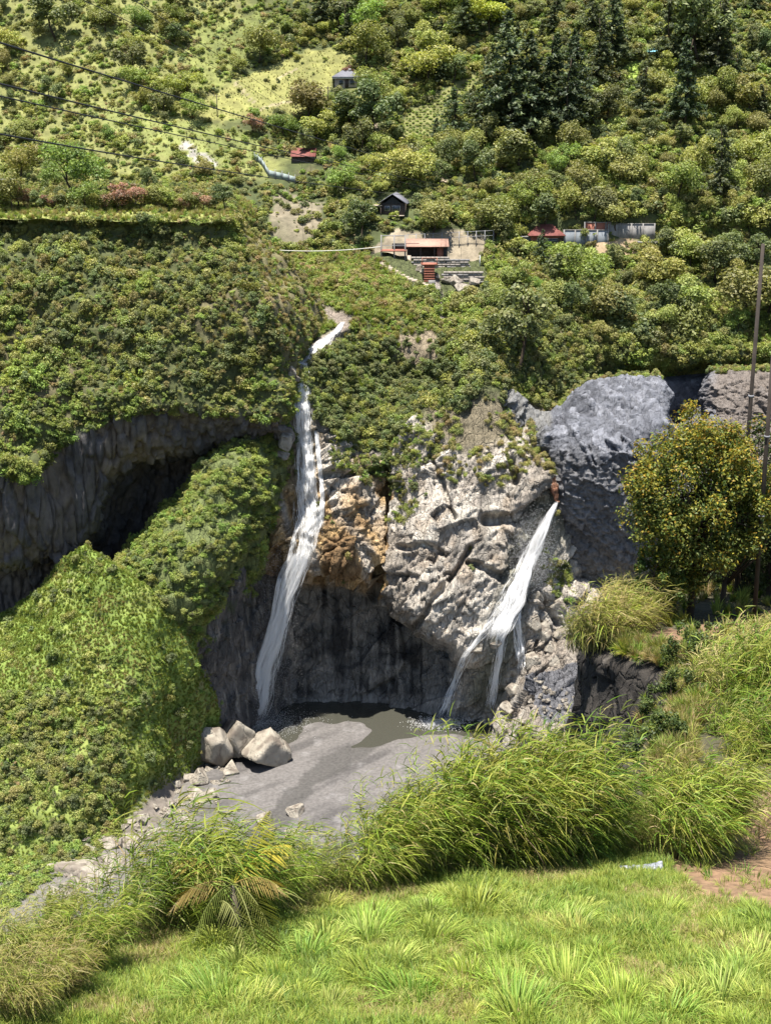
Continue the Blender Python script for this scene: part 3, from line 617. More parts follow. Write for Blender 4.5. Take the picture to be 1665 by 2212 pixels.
def crown_mesh(seed, cols, R=(1, 1, .8), lobes=12, n=900, ls=.16, lift=0., flat=.25, inner=.12):
    r = np.random.default_rng(seed); lc = unit(r, lobes)*r.uniform(.2, 1.0, (lobes, 1)); lc[:, 2] = np.abs(lc[:, 2])*1.05-.15; lc[:, :2] += .25*r.normal(size=2)*np.clip(lc[:, 2:3], 0, 1)
    lr = .13+.38*r.random(lobes)**1.8; k = r.choice(lobes, n, p=lr**2/(lr**2).sum())
    d = unit(r, n); d[:, 2] = np.where(r.random(n) < .7, np.abs(d[:, 2]), d[:, 2])
    rad = np.where(r.random(n) < inner, r.uniform(.2, .8, n), r.uniform(.75, 1.25, n))
    p = lc[k]+d*(lr[k]*rad)[:, None]
    nn = d*.8+unit(r, n)*.75+np.array([0, 0, flat]); nn /= np.linalg.norm(nn, axis=1)[:, None]
    p = p*np.array(R)+np.array([0, 0, lift])
    lob = np.array(cols)[r.choice(len(cols), lobes)]; cc = .55*pal(r, n, cols)+.45*lob[k]
    s_ = ls*r.uniform(.6, 1.35, n)
    return leaves(p, nn, s_, s_*r.uniform(.45, .8, n), cc, r, .1)
def bush_proto(name, seed, cols, **k):
    V, F, c = crown_mesh(seed, cols, **k); return mesh_obj(name, V, F, M_leaf, c, link_=False)
def blades_proto(name, seed, cols, n=60, h=1., spread=.35, w=.05, droop=.6, wind=0., seg=3, mat=None, base=.15, up=.0):
    r = np.random.default_rng(seed); th = r.uniform(0, 2*math.pi, n); lean = r.uniform(.05, 1, n)**.7*spread; hh = h*r.uniform(.55, 1.1, n)
    b0 = np.stack([np.cos(th), np.sin(th), 0*th], -1)*(base*r.random(n)**.5)[:, None]
    out = np.stack([np.cos(th), np.sin(th), 0*th], -1); out = out*lean[:, None]+np.array([wind, wind*.15, 0])*r.uniform(.5, 1.2, (n, 1))
    perp = np.stack([-np.sin(th+r.normal(0, .8, n)), np.cos(th), 0*th], -1)
    ws = w*r.uniform(.6, 1.2, n); Vs = []
    for i in range(seg+1):
        f = i/seg; ce = b0+out*(f**1.6*hh)[:, None]; ce[:, 2] += hh*(f*(1+up)-droop*lean/max(spread, .01)*f**2.4*.8)
        wd = ws*(1-f)**.6*(.5+min(1, f*4)*.5) if i < seg else ws*.06
        Vs += [ce-perp*wd[:, None]/2, ce+perp*wd[:, None]/2]
    V = np.stack(Vs, 1); k = 2*(seg+1); base_i = (np.arange(n)*k)[:, None]
    F = np.concatenate([base_i+np.array([2*i, 2*i+1, 2*i+3, 2*i+2]) for i in range(seg)])
    c = pal(r, n, cols); cc = np.repeat(c[:, None], k, 1)
    return mesh_obj(name, V.reshape(-1, 3), F, mat or M_grass, cc.reshape(-1, 3), link_=False)

def scatter(name, pts, pid, scl, protos, label, cat, seed=0, tilt=.25, rots=None):
    """uncountable cover: many small plants set on points (kind = stuff)"""
    r = np.random.default_rng(seed); n = len(pts)
    pc = bpy.data.collections.new(name+'_plants')
    for k, p_ in enumerate(protos):
        if p_.users_collection: p_ = p_.copy()
        p_.name = '%s_kind_%02d' % (name, k); pc.objects.link(p_)
    me = bpy.data.meshes.new(name); me.vertices.add(n); me.vertices.foreach_set('co', np.asarray(pts, np.float32).ravel())
    a = me.attributes.new('rot', 'FLOAT_VECTOR', 'POINT')
    if rots is None: rots = np.stack([r.normal(0, tilt, n), r.normal(0, tilt, n), r.uniform(0, 2*math.pi, n)], -1)
    a.data.foreach_set('vector', rots.astype(np.float32).ravel())
    a = me.attributes.new('scl', 'FLOAT', 'POINT'); a.data.foreach_set('value', np.asarray(scl, np.float32))
    a = me.attributes.new('pid', 'INT', 'POINT'); a.data.foreach_set('value', np.asarray(pid, np.int32))
    o = link(bpy.data.objects.new(name, me)); stuff(o, label, cat)
    ng = bpy.data.node_groups.new(name, 'GeometryNodeTree')
    ng.interface.new_socket('Geometry', in_out='INPUT', socket_type='NodeSocketGeometry'); ng.interface.new_socket('Geometry', in_out='OUTPUT', socket_type='NodeSocketGeometry')
    gi, go = N(ng, 'NodeGroupInput'), N(ng, 'NodeGroupOutput'); ip = N(ng, 'GeometryNodeInstanceOnPoints'); ci = N(ng, 'GeometryNodeCollectionInfo')
    ci.inputs['Collection'].default_value = pc; ci.inputs['Separate Children'].default_value = True; ci.inputs['Reset Children'].default_value = True
    def na(nm, dt):
        q = N(ng, 'GeometryNodeInputNamedAttribute', data_type=dt); q.inputs['Name'].default_value = nm; return q.outputs['Attribute']
    er = N(ng, 'FunctionNodeEulerToRotation'); L = ng.links
    L.new(na('rot', 'FLOAT_VECTOR'), er.inputs[0]); L.new(er.outputs[0], ip.inputs['Rotation']); L.new(na('scl', 'FLOAT'), ip.inputs['Scale'])
    L.new(na('pid', 'INT'), ip.inputs['Instance Index']); ip.inputs['Pick Instance'].default_value = True
    L.new(gi.outputs[0], ip.inputs['Points']); L.new(ci.outputs[0], ip.inputs['Instance']); L.new(ip.outputs[0], go.inputs[0])
    md = o.modifiers.new('plants', 'NODES'); md.node_group = ng
    return o

FAR = [bush_proto('b', 200+k, cl, n=680, ls=.21, lobes=11, R=(1, 1, .95)) for k, cl in enumerate((G1, G2, G1, G3, G4, G2, DRY))]
MID = [bush_proto('b', 220+k, cl, n=760, ls=.175, lobes=11, R=(1, 1, 1.05)) for k, cl in enumerate((G1, G2, G1, G3, G4, G2, DRY))]
HERB = [bush_proto('h', 240+k, cl, n=380, ls=.20, lobes=8, R=(1, 1, .6), flat=.5) for k, cl in enumerate((G3, G3, G1, G3, G2, DRY))]
TUFT = [blades_proto('t', 260+k, cl, n=95, h=1., spread=.5, w=.04, droop=.6) for k, cl in enumerate((G3, DRY, CAN, G1))]

def dens_terr(px, py, Nn):
    lip = np.interp(px, [-300, 0, 60, 140, 230, 320, 470, 600], [1015, 1015, 1040, 955, 905, 885, 890, 905])
    d = np.where(py < lip+6, 1., 0.); d = np.where(py < 474, np.where(py < 456, 1.3, .2), d)
    fl = px > np.interp(py, [470, 560, 690, 790, 890], [505, 535, 590, 605, 612])
    return np.where(fl & (py < 800), .55, d)
HOUSES = [(745, 180, 42), (655, 342, 40), (600, 370, 50), (850, 440, 55), (920, 540, 75), (1170, 505, 62), (1260, 505, 60), (1370, 500, 55), (1400, 112, 22), (845, 530, 60), (990, 600, 70)]
# ---- cover of the far hillside
def dens_hill(px, py, Nn):
    d = np.ones(px.shape)
    for pl, v_ in ((MEADOW, .03), (LOWMEADOW, .5), (UPMEADOW, .55), (FIELD1, 0.), (FIELD2, 0.), (SCREE, .12), (ROCKY, .1), (BARE2, .1), (SITE, .0)):
        d = np.where(inpoly(px, py, pl, 5), v_, d)
    d = np.where(segdist(px, py, PATHPTS) < 9, 0, d)
    d = d*np.where(px < 560, .5, 1.)
    for a, b, c_ in HOUSES: d = np.where((np.abs(px-a) < c_*.9) & (py > b-25) & (py < b+34), .06*d, d)
    d = np.where((px < -200) | (px > 1850) | (py < -150), .25, d)
    return d
p, nn, x, y = HILL.sample(19000, dens_hill, 1)
r = np.random.default_rng(11); zone = fbm(p/25., 3, 301)
left = smooth(900, 500, x)
pid = np.where(r.random(len(p)) < .25+.4*(zone > 0), r.choice([0, 2, 3, 4], len(p)), r.choice([1, 5, 0, 4], len(p)))
pid = np.where((left > r.random(len(p))) & (r.random(len(p)) < .45), r.choice([3, 6, 0, 2], len(p)), pid)
scl = (.38+1.35*r.random(len(p))**2)*(1-.3*left)*(.8+.5*smooth(-.3, .4, fbm(p/12., 2, 302)))
scatter('hillside_shrubbery', p+np.array([0, 0, .25]), pid, scl, FAR, 'dense mixed scrub covering the far valley side', 'scrub', 12)
p, nn, x, y = HILL.sample(9000, lambda a, b, c_: np.where(inpoly(a, b, MEADOW, 5) | inpoly(a, b, LOWMEADOW, 5) | inpoly(a, b, UPMEADOW, 5), 1., .12)*(segdist(a, b, PATHPTS) > 6)*(~inpoly(a, b, SITE)), 2)
r = np.random.default_rng(13)
scatter('meadow_grass', p, r.choice(4, len(p), p=[.3, .5, .0, .2]), r.uniform(.22, .5, len(p)), TUFT, 'pale yellow-green grass of the hillside meadow', 'grass', 14)
p, nn, x, y = HILL.sample(9000, dens_hill, 61); r = np.random.default_rng(62)
scatter('hillside_herbs', p, r.choice([0, 2, 3, 4, 5], len(p)), r.uniform(.5, 1.3, len(p)), HERB, 'low undergrowth between the shrubs of the far valley side', 'undergrowth', 63)
p, nn, x, y = TERR.sample(6500, dens_terr, 64); k = p[:, 1] < 262; p = p[k]; r = np.random.default_rng(65)
scatter('bluff_herbs', p, r.choice([0, 2, 2, 4, 5], len(p)), r.uniform(.4, 1.0, len(p)), HERB, 'low undergrowth on the steep terrace face', 'undergrowth', 66)
# crop rows
pts = []
for poly, ang, gap in ((FIELD1, -.45, 7.), (FIELD2, -.5, 6.)):
    bx = np.array(poly); 
    for s_ in np.arange(-200, 300, gap):
        for u in np.arange(-200, 260, 5.):
            xx = bx[:, 0].mean()+u*math.cos(ang)-s_*math.sin(ang); yy = bx[:, 1].mean()+u*math.sin(ang)*1.+s_*math.cos(ang)
            if inpoly(np.array([xx]), np.array([yy]), poly)[0]: pts.append(HILL.at(xx, yy))
pts = np.array(pts); r = np.random.default_rng(15)
scatter('crop_rows', pts, r.choice([0, 1, 3], len(pts)), r.uniform(.36, .56, len(pts)), HERB, 'bright green crop planted in rows on the hillside fields', 'crop', 16)

# ---- cover of the terrace face
p, nn, x, y = TERR.sample(10500, dens_terr, 3); k = TERR_ok = (p[:, 1] < 262); p, nn, x, y = p[k], nn[k], x[k], y[k]
r = np.random.default_rng(17); zone = fbm(p/9., 3, 303)
fl = (x > np.interp(y, [470, 560, 690, 790, 890], [505, 535, 590, 605, 612])) & (y > 480) & (y < 810)
pid = np.where(zone > .12, r.choice([0, 2, 3, 4], len(p)), r.choice([1, 5, 4, 0], len(p)))
pid = np.where((x < 300) & (y > 800) & (r.random(len(p)) < .5), 3, pid); pid = np.where(fl, r.choice([4, 6, 6, 1], len(p)), pid)
scl = (.34+1.1*r.random(len(p))**2)*np.where(fl, .55, 1.)*np.where(y < 478, np.where(y < 456, .8, .35), 1)*(.75+.5*smooth(-.2, .4, fbm(p/5., 2, 304)))
scatter('bluff_shrubbery', p+nn*.2, pid, scl, MID, 'dense shrubs covering the steep terrace face', 'scrub', 18)
p, nn, x, y = TERR.sample(2600, lambda a, b, c_: np.where((b < 476) & (b > 440), 1., np.where((b < 760) & (a > 480), .5, .10))*(b < 880), 4)
r = np.random.default_rng(19)
scatter('bluff_grass', p, r.choice(4, len(p), p=[.2, .5, .1, .2]), r.uniform(.6, 1.3, len(p)), TUFT, 'tall pale grass along the terrace rim and gorge flank', 'grass', 20)

# ---- cover of the gorge spur and the right-hand bench
VEGLINE = [(560, 800), (620, 800), (690, 905), (760, 950), (830, 975), (880, 900), (930, 860), (1000, 890), (1050, 800), (1110, 850), (1190, 885), (1260, 815), (1340, 800), (1420, 800), (1540, 800), (2000, 800)]
VLX, VLY = zip(*VEGLINE)
def dens_cliff(px, py, Nn):
    d = np.where(py < np.interp(px, VLX, VLY)+6, 1., 0.)
    d = np.where(segdist(px, py, STREAM) < 17, 0, d); d = np.where(segdist(px, py, CHUTE) < 11, 0, d)
    for a, b, c_ in HOUSES: d = np.where((np.abs(px-a) < c_*.9) & (py > b-25) & (py < b+30), .06*d, d)
    d = np.where(inpoly(px, py, BARE3, 6), .15, d); d = np.where(inpoly(px, py, SITE), 0, d); d = np.where(inpoly(px, py, BARE2), .2, d)
    return d
p, nn, x, y = CLIFF.sample(9500, dens_cliff, 5); r = np.random.default_rng(21); zone = fbm(p/11., 3, 305)
pid = np.where(zone > .05, r.choice([0, 2, 3, 3, 4], len(p)), r.choice([1, 5, 0, 2, 4], len(p)))
spur = (x < 900) & (y < 730); pid = np.where(spur, r.choice([3, 0, 3, 6], len(p)), pid)
dk = (y > 740) & (x < 1060); pid = np.where(dk, r.choice([1, 5, 1, 0], len(p)), pid)
scl = (.36+1.35*r.random(len(p))**2)*np.where(spur, .65, 1)*(.75+.55*smooth(-.2, .4, fbm(p/7., 2, 306)))
scatter('bench_shrubbery', p+nn*.2, pid, scl, MID, 'mixed scrub on the gorge spur and the bench above the cliffs', 'scrub', 22)
p, nn, x, y = CLIFF.sample(2600, lambda a, b, c_: dens_cliff(a, b, c_)*np.where((a < 900) & (b < 760), 1., np.where(a > 1050, .5, .1)), 6)
r = np.random.default_rng(23)
scatter('bench_grass', p, r.choice(4, len(p), p=[.35, .3, .15, .2]), r.uniform(.7, 1.7, len(p)), TUFT, 'long grass and cane between the shrubs of the bench', 'grass', 24)
# ledge plants on the rock wall
LEDGES = [[(850, 890), (960, 860), (1000, 960), (900, 1010), (860, 1110), (830, 1000)], [(950, 960), (1100, 960), (1180, 1010), (1080, 1045), (960, 1030)], [(1060, 800), (1200, 960), (1195, 1040), (1140, 980), (1040, 900)],
          [(700, 900), (830, 960), (835, 1040), (790, 1050), (710, 1000)], [(520, 1190), (545, 1080), (590, 980), (610, 1000), (590, 1080), (560, 1190), (530, 1230)], [(860, 1040), (900, 1030), (895, 1120), (860, 1130)], [(1160, 1170), (1230, 1230), (1225, 1300), (1190, 1290)]]
def dens_ledge(px, py, Nn):
    d = np.zeros(px.shape)
    for k, pl in enumerate(LEDGES): d = np.where(inpoly(px, py, pl, 10), 1. if k != 1 else .5, d)
    return d + .012*(py < 1260)*(py > 950)
p, nn, x, y = CLIFF.sample(1150, dens_ledge, 7); r = np.random.default_rng(25)
dry_ = (x > 940) & (y > 900) & (y < 1050)
scatter('ledge_shrubbery', p+nn*.1, np.where(dry_, r.choice([4, 6, 0], len(p)), r.choice([0, 1, 3, 4], len(p))), r.uniform(.3, .85, len(p))*np.where(x < 620, .8, 1), MID, 'low plants rooted on the ledges of the rock wall', 'plants', 26)
p, nn, x, y = GREY.sample(620, lambda a, b, c_: (np.arange(a.shape[0])[:, None] < 26)*np.where((a > 1424) & (a < 1532), .0, 1.)*np.where(a < 1200, 1.4, np.where(a > 1540, 1.6, .6)), 71); r = np.random.default_rng(72)
scatter('rim_shrubbery', p, r.choice([0, 4, 6, 1, 3], len(p)), r.uniform(.4, 1.0, len(p)), MID, 'shrubs fringing the top of the grey cliff', 'scrub', 73)
# ---- rib and talus
p, nn, x, y = RIB.sample(1900, lambda a, b, c_: smooth(10, -8, a - np.interp(b, [930, 1000, 1090, 1190, 1310, 1400, 1560], [640]*7))+.02, 8); r = np.random.default_rng(27)
scatter('rib_shrubbery', p+nn*.15, r.choice([0, 2, 3, 3, 5], len(p)), r.uniform(.45, 1.05, len(p)), MID, 'leafy green scrub on the rib beside the cave', 'scrub', 28)
p, nn, x, y = TAL.sample(5200, lambda a, b, c_: (b < np.interp(a, [-300, 0, 90, 200, 260, 330, 440], [2050, 1985, 1905, 1850, 1790, 1705, 1640])+14)*np.where((a < 280) & (b > 1480), 1., .32*smooth(-.15, .35, vnoise(np.stack([a/45., b/45., 0*a], -1), 118))*2), 9); r = np.random.default_rng(29)
zone = fbm(p/8., 3, 307); dk = (x < 260) & (y > 1560)
pid = np.where(zone > -.05, r.choice([0, 1, 3], len(p)), r.choice([2, 4, 0], len(p))); pid = np.where(dk & (zone > -.2), r.choice([4, 4, 2, 5], len(p)), pid)
scl = .6*(.25+.75*r.random(len(p))**2.6)*(.7+.7*smooth(-.1, .4, fbm(p/4., 2, 308)))*np.where(dk, 1.3, 1)
scatter('talus_herbs', p+nn*.1, pid, scl, HERB, 'low bright green herbs covering the talus slope', 'herbs', 30)
p, nn, x, y = TAL.sample(1500, lambda a, b, c_: (b < np.interp(a, [-300, 0, 90, 200, 260, 330, 440], [2050, 1985, 1905, 1850, 1790, 1705, 1640]))*np.where((a < 260) & (b > 1500), 1.6, .10), 10); r = np.random.default_rng(31)
scatter('talus_shrubbery', p+nn*.1, r.choice([0, 1, 4, 2, 5, 3], len(p)), r.uniform(.5, 1.25, len(p)), MID, 'taller shrubs scattered over the foot of the talus slope', 'scrub', 32)
# ------------------------------------------------------------------ lookups
def depth_grid(patches, cell=4.0):
    """nearest surface depth seen at each place of the frame, for setting things down on the rock"""
    nx, ny = int(2000/cell), int(2400/cell); g = np.full((ny, nx), 1e9)
    for p_ in patches:
        i = np.clip(((p_.px+150)/cell).astype(int), 0, nx-1); j = np.clip(((p_.py+100)/cell).astype(int), 0, ny-1)
        np.minimum.at(g, (j, i), p_.V[..., 1])
    for _ in range(4):
        h = np.stack([np.roll(g, s_, a) for s_ in (1, -1) for a in (0, 1)]).min(0); g = np.where(g > 1e8, h, g)
    return g
DG = depth_grid([HILL, TERR, CLIFF, RIB, TAL, GREY, RIV])
DC = depth_grid([CLIFF])
def front(px, py, g=DG, cell=4.0):
    i = np.clip(((np.asarray(px)+150)/cell).astype(int), 0, g.shape[1]-1); j = np.clip(((np.asarray(py)+100)/cell).astype(int), 0, g.shape[0]-1)
    return g[j, i]
def onto(px, py): 
    Y = float(front(px, py)); return P(px, py, Y)

# ------------------------------------------------------------------ waterfalls
Mf, t, b, L = new_mat('white_water')
b.inputs['Base Color'].default_value = (.95, .94, .92, 1); b.inputs['Roughness'].default_value = .5
tr = N(t, 'ShaderNodeBsdfTranslucent'); tr.inputs[0].default_value = (.95, .95, .95, 1); ms = N(t, 'ShaderNodeMixShader'); ms.inputs[0].default_value = .45
L.new(b.outputs[0], ms.inputs[1]); L.new(tr.outputs[0], ms.inputs[2])
tp = N(t, 'ShaderNodeBsdfTransparent'); m3 = N(t, 'ShaderNodeMixShader'); m3.inputs[0].default_value = .15; L.new(ms.outputs[0], m3.inputs[1]); L.new(tp.outputs[0], m3.inputs[2]); L.new(m3.outputs[0], t.nodes['Material Output'].inputs[0])
def strands(path, n, seed, free_from=1e9, lng=(.02, .09), wid=(.02, .075), prof=1.0, off=(.1, .7)):
    """falling water as thin torn ribbons that follow path [(px, py, half width, Y or None)]"""
    r = np.random.default_rng(seed); A = np.array([(a, b_, w, (np.nan if Y is None else Y)) for a, b_, w, Y in path], float)
    s_ = np.concatenate([[0], np.cumsum(np.hypot(np.diff(A[:, 0]), np.diff(A[:, 1])))]); s_ /= s_[-1]
    seg = 4; L_ = r.uniform(*lng, n); s0 = r.uniform(0, 1, n)*(1-L_)*r.uniform(.93, 1., n); sub = r.uniform(-.85, .85, 7); sk = r.integers(0, 7, n); u = np.clip(np.where(r.random(n) < .72, sub[sk]+r.normal(0, .10, n), r.normal(0, .5, n))*prof, -1.15, 1.15)
    braid = .35*np.sin(s0*23+u*5+seed)
    o = r.uniform(*off, n); w = r.uniform(*wid, n)*r.uniform(.25, 1., n); Vs = []; ph = r.uniform(0, 6.28, n)
    for k in range(seg+1):
        s1 = np.clip(s0+L_*k/seg, 0, 1); x = np.interp(s1, s_, A[:, 0]); y = np.interp(s1, s_, A[:, 1]); hw = np.interp(s1, s_, A[:, 2])
        x = x+(u+.16*np.sin(s1*17+sk*2.1)+.05*np.sin(s1*47+ph))*hw
        Yk = np.interp(s1, s_[~np.isnan(A[:, 3])], A[~np.isnan(A[:, 3]), 3]) if (~np.isnan(A[:, 3])).any() else 0
        onrock = np.isnan(np.interp(s1, s_, A[:, 3])) 
        Yr = front(x, y, DC); Yr = np.where(Yr > 1e8, 205, Yr)
        Yk = np.where(onrock, np.minimum(Yr, 209+0*Yr) if False else Yr, Yk) - o
        c_ = P(x, y, Yk); tw = ph+s1*9
        d = np.stack([np.cos(tw*.5), .5*np.sin(tw), 0*tw], -1)*(w*(.25 if k in (0, seg) else 1.))[:, None]
        Vs += [c_-d, c_+d]
    V = np.stack(Vs, 1); kk = 2*(seg+1); bi = (np.arange(n)*kk)[:, None]
    F = np.concatenate([bi+np.array([2*i, 2*i+1, 2*i+3, 2*i+2]) for i in range(seg)])
    return V.reshape(-1, 3), F
def drops(px, py, Y, sx, sy, sz, n, seed, sz_=(.03, .10)):
    r = np.random.default_rng(seed); c_ = P(px, py, Y)+r.normal(size=(n, 3))*np.array([sx, sy, sz]); s_ = r.uniform(*sz_, n)[:, None]
    d = [np.array(q_) for q_ in ((1, 0, -.5), (-.5, .85, -.5), (-.5, -.85, -.5), (0, 0, 1.2))]
    V = np.stack([c_+s_*q_ for q_ in d], 1); i = (np.arange(n)*4)[:, None]
    F = np.concatenate([i+np.array(q_) for q_ in ((0, 2, 1), (0, 1, 3), (1, 2, 3), (2, 0, 3))]); V = V.reshape(-1, 3)
    k = V[:, 2] < RBZ-.1; V[k, 2] = RBZ-.1+.3*np.abs(V[k, 2]-RBZ); return V, F
def water_thing(name, label, loc, pieces):
    e = empty(name, loc); tag(e, label, 'waterfall')
    for nm, (V, F) in pieces: mesh_obj(nm, V-np.array(loc), F, Mf, None, True, e)
    return e
f1 = [(656, 782, 13, None), (648, 802, 15, None), (651, 850, 17, None), (656, 920, 17, None), (660, 990, 18, None), (664, 1060, 22, None), (668, 1110, 28, None), (660, 1160, 28, None), (648, 1205, 23, None), (636, 1245, 19, None)]
YL = float(min(front(a_, b_, DC) for a_ in range(600, 670, 6) for b_ in range(1190, 1275, 6)))-.5
f1b = [(650, 1195, 22, YL), (640, 1230, 19, YL), (620, 1290, 17, YL), (597, 1370, 18, YL), (572, 1450, 23, YL), (552, 1510, 29, YL), (534, 1572, 36, YL)]
water_thing('waterfall', 'tall white waterfall plunging from the gorge over ochre rock into the pool', P(540, 1568, YL), [
    ('upper_fall', strands(f1, 5600, 1, lng=(.02, .08), wid=(.012, .05))), ('plunge_fall', strands(f1b, 10500, 2, lng=(.04, .16), wid=(.012, .05), off=(-.8, .8))),
    ('side_thread', strands([(682, 930, 5, None), (690, 1000, 5, None), (698, 1080, 5, None), (690, 1130, 9, None), (672, 1165, 14, None)], 900, 3, lng=(.05, .15), wid=(.015, .05))),
    ('side_thread', strands([(640, 1195, 8, None), (612, 1228, 7, None), (604, 1250, 5, YL), (590, 1330, 5, YL), (574, 1410, 8, YL)], 650, 4, lng=(.05, .18), wid=(.015, .045))),
    ('spray', drops(532, 1535, YL, 1.7, 1.2, 3.4, 42000, 5, (.010, .040))), ('mist', drops(600, 1360, YL, 1.6, .7, 7., 12000, 7, (.010, .03))),
    ('foam', drops(548, 1575, YL, 4.2, 2.4, .10, 5200, 8, (.03, .09)))])
s1 = strands([(742, 694, 4, None), (730, 714, 8, None), (700, 738, 16, None), (668, 768, 20, None), (648, 792, 14, None), (648, 806, 17, None)], 1900, 6, lng=(.03, .14), wid=(.015, .06), off=(.05, .45))
o = mesh_obj('stream_cascade', s1[0], s1[1], Mf, None, True); tag(o, 'white foaming stream chute above the lip of the tall waterfall', 'cascade')
f2 = [(a_, b_, w_, float(min(front(a_+q, b_+k, DC) for q in (-w_, -w_*.5, 0, w_*.5, w_) for k in (-6, 0, 6)))-.4) for a_, b_, w_ in ((1202, 1082, 3), (1188, 1108, 8), (1168, 1150, 12), (1146, 1195, 17), (1124, 1245, 21), (1106, 1295, 24), (1086, 1335, 27), (1074, 1360, 26), (1062, 1390, 20))]
for k in range(1, len(f2)): f2[k] = f2[k][:3]+(min(f2[k][3], f2[k-1][3]+.3),)
water_thing('waterfall', 'broad white waterfall fanning out from the grey cliff over the boulders', P(1060, 1555, 196), [
    ('main_fall', strands(f2, 5200, 11, lng=(.04, .15), wid=(.012, .05), off=(-.6, .7))),
    ('left_branch', strands([(1080, 1325, 16, None), (1058, 1352, 14, None), (1030, 1385, 12, None), (1000, 1425, 10, None), (980, 1480, 10, None), (962, 1530, 12, None), (950, 1560, 14, None)], 800, 12, lng=(.05, .15), wid=(.015, .055))),
    ('middle_branch', strands([(1096, 1315, 16, None), (1086, 1345, 12, None), (1078, 1410, 9, None), (1068, 1470, 10, None), (1056, 1540, 12, None)], 800, 13, lng=(.06, .2), wid=(.015, .06))),
    ('right_branch', strands([(1124, 1270, 12, None), (1114, 1315, 10, None), (1116, 1360, 9, None), (1122, 1400, 11, None), (1128, 1452, 9, None)], 600, 14, lng=(.06, .2), wid=(.015, .06))),
    ('spray', drops(1150, 1200, 197, 1.7, .8, 3.2, 9000, 15, (.012, .04))),
    ('splash', drops(950, 1562, 198.5, 1.9, 1., .25, 2600, 16, (.03, .09)))])

# ------------------------------------------------------------------ reddish rock outlet at the head of the second fall
a_ = P(1188, 1030, f2[0][3]+1.2); b_ = P(1203, 1082, f2[0][3]+.35); f_ = np.linspace(0, 1, 24)[:, None]; th = np.linspace(0, 2*math.pi, 14, endpoint=False)
OV = (a_*(1-f_)+b_*f_)[:, None]+np.stack([np.cos(th), np.sin(th), .4*np.sin(th)], -1)[None]*(.55+.25*np.sin(f_*5)[:, None])
OV = OV*1.0+.25*np.stack([fbm(OV*1.3, 2, 301), fbm(OV*1.3+4, 2, 302), fbm(OV*1.3+8, 2, 303)], -1)+.22*(worley(OV/.6, 304)[2]-.5)[..., None]*np.array([1, -1, .3]); ii = np.arange(24*14).reshape(24, 14); jj = np.roll(ii, -1, 1)
oc_ = mixc(np.ones(OV.shape)*C(.26, .125, .075), (.13, .075, .05), smooth(-.1, .4, fbm(OV*1.1, 3, 305)))
o = mesh_obj('rock_outlet', OV, np.concatenate([np.stack([ii[:-1], ii[1:], jj[1:], jj[:-1]], -1).reshape(-1, 4)]), M_rock, oc_, False); tag(o, 'reddish brown rock spout at the head of the second waterfall', 'rock')

# ------------------------------------------------------------------ boulders
def boulder_mesh(seed, planes=10, sq=(1, 1, .8), nrow=26, ncol=40):
    r = np.random.default_rng(seed); n_ = unit(r, planes*8); k_ = [0]
    for q in range(1, planes*8):
        if len(k_) < planes and (n_[k_]@n_[q]).max() < .55: k_.append(q)
    n_ = n_[k_]; d_ = r.uniform(.55, .85, len(k_))
    th = np.linspace(0, math.pi, nrow)[:, None]; ph = np.linspace(0, 2*math.pi, ncol, endpoint=False)[None]
    D = np.stack([np.sin(th)*np.cos(ph), np.sin(th)*np.sin(ph), np.cos(th)+0*ph], -1)
    q = D@n_.T; rad = np.where(q > .08, d_/np.maximum(q, .08), 9).min(-1); rad = np.minimum(rad, 1.25)
    rad = rad*(1+.03*fbm(D*2.5+seed, 3, seed)+.05*facets(D*2.4+seed, seed)[0]); V = D*rad[..., None]*np.array(sq)
    i = np.arange(nrow*ncol).reshape(nrow, ncol); j = np.roll(i, -1, 1)
    F = np.stack([i[:-1], i[1:], j[1:], j[:-1]], -1).reshape(-1, 4)
    nz_ = fbm(V*2.2+seed, 3, seed+3); c = np.ones(V.shape)*C(.26, .23, .185); c = mixc(c, (.15, .125, .10), smooth(.05, .4, nz_)); c = mixc(c, (.34, .31, .255), smooth(.1, .5, -nz_)*.5)
    return V.reshape(-1, 3), F, c.reshape(-1, 3)
BO = []
for k in range(7):
    V, F, c = boulder_mesh(400+k, 9+k % 3, (1, .9, .75+.1*(k % 3))); BO.append(mesh_obj('boulder', V, F, M_boulder, c, False, link_=False).data)
def boulder(pt, r_, k, label, group=None, rz=None, tilt=(0, 0), sq=(1, 1, 1), name='boulder'):
    o = link(bpy.data.objects.new(name, BO[k % 7])); o.location = tuple(pt); o.scale = (r_*sq[0], r_*sq[1], r_*sq[2])
    o.rotation_euler = (tilt[0], tilt[1], random.uniform(0, 6.28) if rz is None else rz); tag(o, label, 'boulder', group); return o
def ground_pix(px, py, z): # point at height z seen at (px,py)
    b = (H0/2-py)/FOC; k_ = (b*CP-SP)/(CP+b*SP); return P(px, py, z/k_)
boulder(ground_pix(578, 1622, -88.9), 3.4, 1, 'large pale block with a flat top at the edge of the pool', rz=.4, sq=(1., 1., .95))
boulder(ground_pix(512, 1590, -87.8), 3.2, 3, 'pale cracked boulder between the talus and the flat-topped block', rz=2.1, sq=(.85, 1, 1.25))
boulder(ground_pix(464, 1610, -87.8), 3.2, 4, 'grey shadowed boulder half buried under the green talus', rz=1.0, sq=(.9, 1, 1.3))
boulder(ground_pix(500, 1665, -90.6), 1.5, 5, 'small tan boulder in front of the cracked boulder', rz=1.7)
boulder(ground_pix(432, 1680, -90), 1.7, 0, 'rounded boulder at the foot of the talus nose')
boulder(ground_pix(640, 1752, -90.6), 1.3, 2, 'white boulder behind the cane above the palm', sq=(1.3, 1, .8))
boulder(ground_pix(570, 1770, -90.6), 1.5, 6, 'upright white boulder showing through the cane', sq=(.8, .8, 1.2))
